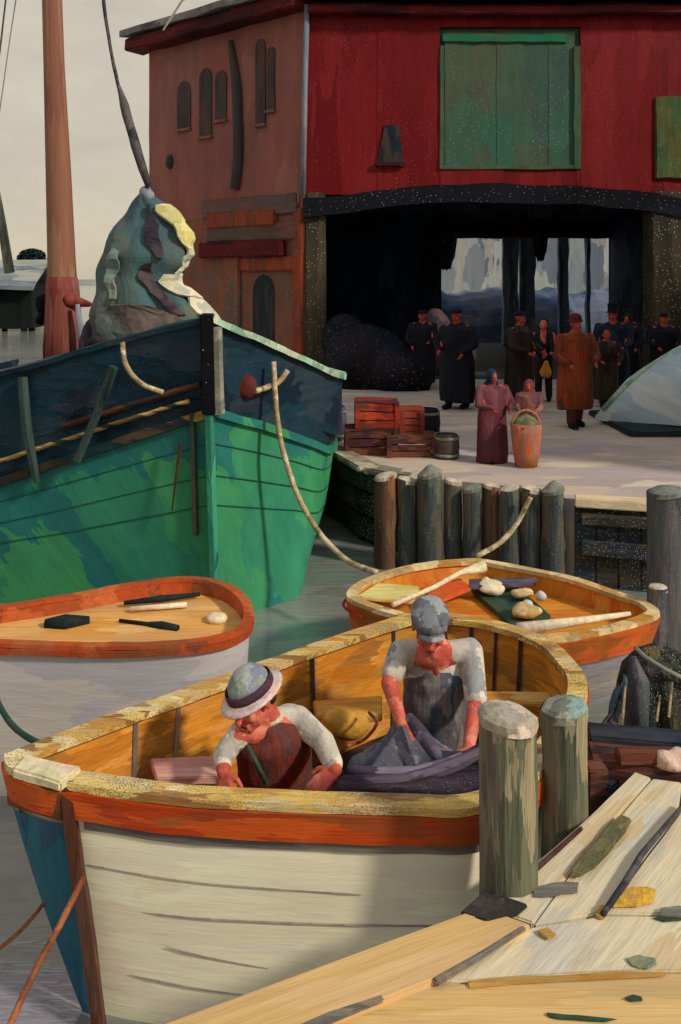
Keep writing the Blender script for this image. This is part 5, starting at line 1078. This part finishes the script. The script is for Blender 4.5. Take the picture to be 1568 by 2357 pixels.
b.cap(che+V(-.12, 0, .1), .09, sL, .07).cap(che+V(.12, 0, .1), .09, sR, .07)
b.cap(nek+V(-.09, .02, -.03), .035, nek+V(0, .08, -.0), .04, 10).cap(nek+V(.09, .02, -.03), .035, nek+V(0, .08, 0), .04, 10)
b.build('shirt', m_shirt2, p2, remesh=.010, sm=3, wob=.012, wsc=8)
b = MB(); torso(b, pel+V(0, -.006, 0), che+V(0, -.014, -.03), che.lerp(nek, .5)+V(0, -.010, 0), (1, 0, 0), .178, .196, .120); b.build('waistcoat', m_vest2, p2, remesh=.010, sm=3, wob=.012, wsc=8)
b = MB(); limb(b, [pel+V(-.08, 0, 0), kL, V(kL.x, kL.y+.4, -.43)], [.11, .085, .06]); limb(b, [pel+V(.08, 0, 0), kR, V(kR.x, kR.y+.4, -.43)], [.11, .085, .06]); b.build('trousers', m_tr2, p2, remesh=.014, sm=2)
b = MB(); b.ell(q2(0, .005, .068), (.105, .125, .062), M2).ell(q2(0, -.04, .06), (.106, .10, .07), M2); cp_ = b.build('flat_cap', m_cap2, p2, remesh=.008, sm=3, wob=.008, wsc=12)
MB().ell(q2(0, .105, .048), (.072, .045, .012), M2).build('cap_peak', m_cap2, cp_, smooth=True)
for sx in (-1, 1): MB().ell(q2(.072*sx, -.035, .01), (.012, .04, .045), M2).build('hair', m_darkhair, p2, smooth=True)

# man with bucket hat
p1 = thing('person', 'man in bucket hat and russet waistcoat leaning on the near gunwale of the workboat', 'person', tuple(D(620, 1930, 4.35)), 'two men working in the boat')
hd = D(582, 1612, 4.18); nek = D(618, 1655, 4.24); che = D(628, 1715, 4.28); pel = D(650, 1900, 4.45)
sL = D(553, 1688, 4.18); sR = D(683, 1655, 4.32); eL = D(512, 1738, 4.12); eR = D(742, 1705, 4.22); wL = D(515, 1778, 3.99); wR = D(772, 1772, 4.02)
b = MB(); M1, q1 = head(b, hd, V(-.60, -.70, -.34), V(-.32, -.12, .92), 1.08)
b.cap(nek+V(.01, .02, -.03), .064, hd+V(.02, .03, -.02), .062, 12)
torso(b, pel, che, nek, (.93, .25, .1), .14, .16, .10)
limb(b, [nek.lerp(che, .3), sL, eL, wL], [.07, .055, .045, .032]); limb(b, [nek.lerp(che, .3), sR, eR, wR], [.07, .055, .045, .032])
hand(b, wL, V(.02, -.08, -.07), V(.5, .1, -.7), 1.1, .5, 1); hand(b, wR, V(-.10, -.06, -.06), V(-.3, .2, -.8), 1.1, .5, -1)
kL = D(560, 1960, 4.3); kR = D(690, 1960, 4.3)
limb(b, [pel+V(-.09, 0, 0), V(kL.x, kL.y, -.42), V(kL.x, kL.y+.4, -.44)], [.09, .07, .045]); limb(b, [pel+V(.09, 0, 0), V(kR.x, kR.y, -.42), V(kR.x, kR.y+.4, -.44)], [.09, .07, .045])
b.build('body', m_skin, p1, remesh=.0065, sm=2)
face_bits(p1, q1, M1, 1.08, m_darkhair)
b = MB(); torso(b, pel, che, nek.lerp(che, .12), (.93, .25, .1), .20, .19, .125); b.build('waistcoat', m_vest1, p1, remesh=.010, sm=3, wob=.008, wsc=9)
b = MB(); limb(b, [nek.lerp(che, .3)+V(.04, .03, .02), sR, eR, eR.lerp(wR, .86)], [.058, .066, .056, .044]); b.ell(sR+V(-.04, .03, .0), (.085, .07, .06)); b.build('shirt_sleeve', m_shirt, p1, remesh=.009, sm=3, wob=.012, wsc=9)
b = MB(); limb(b, [nek.lerp(che, .4), sL, eL, eL.lerp(wL, .6)], [.06, .056, .052, .042]); b.build('shirt_sleeve', m_shirt, p1, remesh=.009, sm=3, wob=.01, wsc=9)
b = MB(); b.ell(nek.lerp(hd, .30)+V(.02, .03, -.035), (.078, .07, .024)); b.build('collar', m_shirt, p1, remesh=.008, sm=2)
MB().cap(D(572, 1720, 4.10), .012, D(612, 1800, 4.10), .012, 8).build('brace', m_grn, p1, smooth=True)
b = MB(); limb(b, [pel+V(-.09, 0, 0), V(kL.x, kL.y, -.42), V(kL.x, kL.y+.4, -.43)], [.11, .085, .06]); limb(b, [pel+V(.09, 0, 0), V(kR.x, kR.y, -.42), V(kR.x, kR.y+.4, -.43)], [.11, .085, .06]); b.build('trousers', m_tr2, p1, remesh=.014, sm=2)
b = MB(); b.ell(q1(0, -.01, .075), (.098, .112, .085), M1); ht = b.build('bucket_hat', m_hat1, p1, remesh=.008, sm=2, wob=.006, wsc=12)
MB().grid([[q1(r*math.cos(a*math.pi/12), -.01+r*1.13*math.sin(a*math.pi/12), z) for a in range(24)] for r, z in ((.101, .085), (.104, .062), (.103, .045))], closed=True).build('hat_band', m_band1, ht, smooth=True, solid=.004)
MB().grid([[q1(r*math.cos(a*math.pi/12), -.01+r*1.15*math.sin(a*math.pi/12), z) for a in range(24)] for r, z in ((.085, .055), (.102, .045), (.122, .036), (.138, .03))], closed=True).build('hat_brim', m_brim, ht, smooth=True, solid=.008, wob=.004)
MB().ell(q1(0, -.07, -.03), (.066, .04, .05), M1).build('hair', m_darkhair, p1, smooth=True)

# gear in the workboat
m_nett = paint('slate violet net', [(92, 88, 98), (78, 78, 86), (108, 102, 112), (70, 74, 84), (124, 118, 122)], scale=6, stretch=(1.6, 1.6, .7), rot=(0, R(32), 0), rough=.85, bump=.8, streak=.22, speck=.1, spsize=110)
gn = thing('net_heap', 'slate grey net heap in the workboat under the hands of the capped man', 'net', tuple(D(940, 1860, 4.3)))
b = MB(); b.cap(D(912, 1690, 4.45), .045, D(900, 1800, 4.32), .2, 14).cap(D(960, 1700, 4.46), .06, D(1010, 1800, 4.34), .17, 14).cap(D(840, 1770, 4.3), .08, D(1060, 1790, 4.25), .12, 14).box(*(D(830, 1900, 4.1)), *(D(1060, 1790, 4.5)))
for k in range(7): 
    b.cap(D(925+6*k, 1672+5*k, 4.38), .012, D(850+34*k, 1790, 4.12+.01*k), .02, 8)
b.build('netting', m_nett, gn, remesh=.014, sm=2, wob=.02, wsc=7)
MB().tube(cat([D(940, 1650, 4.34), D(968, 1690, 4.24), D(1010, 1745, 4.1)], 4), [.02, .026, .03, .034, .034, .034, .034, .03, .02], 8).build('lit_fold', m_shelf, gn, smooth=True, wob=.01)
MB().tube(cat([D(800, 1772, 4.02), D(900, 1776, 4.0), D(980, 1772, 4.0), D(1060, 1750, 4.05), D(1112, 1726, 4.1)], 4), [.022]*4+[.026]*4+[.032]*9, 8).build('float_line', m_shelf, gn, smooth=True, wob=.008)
m_ptk = paint('plum tarpaulin', [(52, 40, 52), (40, 36, 48), (70, 54, 62), (36, 48, 60)], scale=7, stretch=(.7, 2, 2), bump=.6, streak=.25, speck=.14, spsize=110)
o = MB().cap(D(800, 1812, 3.97), .05, D(1120, 1808, 3.97), .06, 12).cap(D(900, 1800, 4.02), .05, D(1100, 1790, 4.05), .06, 12).build('tarpaulin_roll', m_ptk, remesh=.012, sm=2, wob=.015, wsc=8); tag(o, 'plum dark tarpaulin rolled along the near side inside the workboat', 'tarpaulin')
m_obag = paint('ochre bag', [(190, 134, 44), (206, 156, 70), (160, 104, 30)], scale=6, bump=.5)
o = MB().ell(D(795, 1668, 4.85), (.135, .09, .08)).ell(D(770, 1655, 4.85), (.07, .07, .06)).build('canvas_bag', m_obag, remesh=.014, sm=3, wob=.02, wsc=6); tag(o, 'ochre canvas bag on the far side of the workboat between the two men', 'bag')
rope([D(850, 1640, 4.75), D(868, 1665, 4.6), D(840, 1700, 4.55), D(800, 1718, 4.4)], .009, m_rope2, 'thin rope running from the capped man down to the net heap')
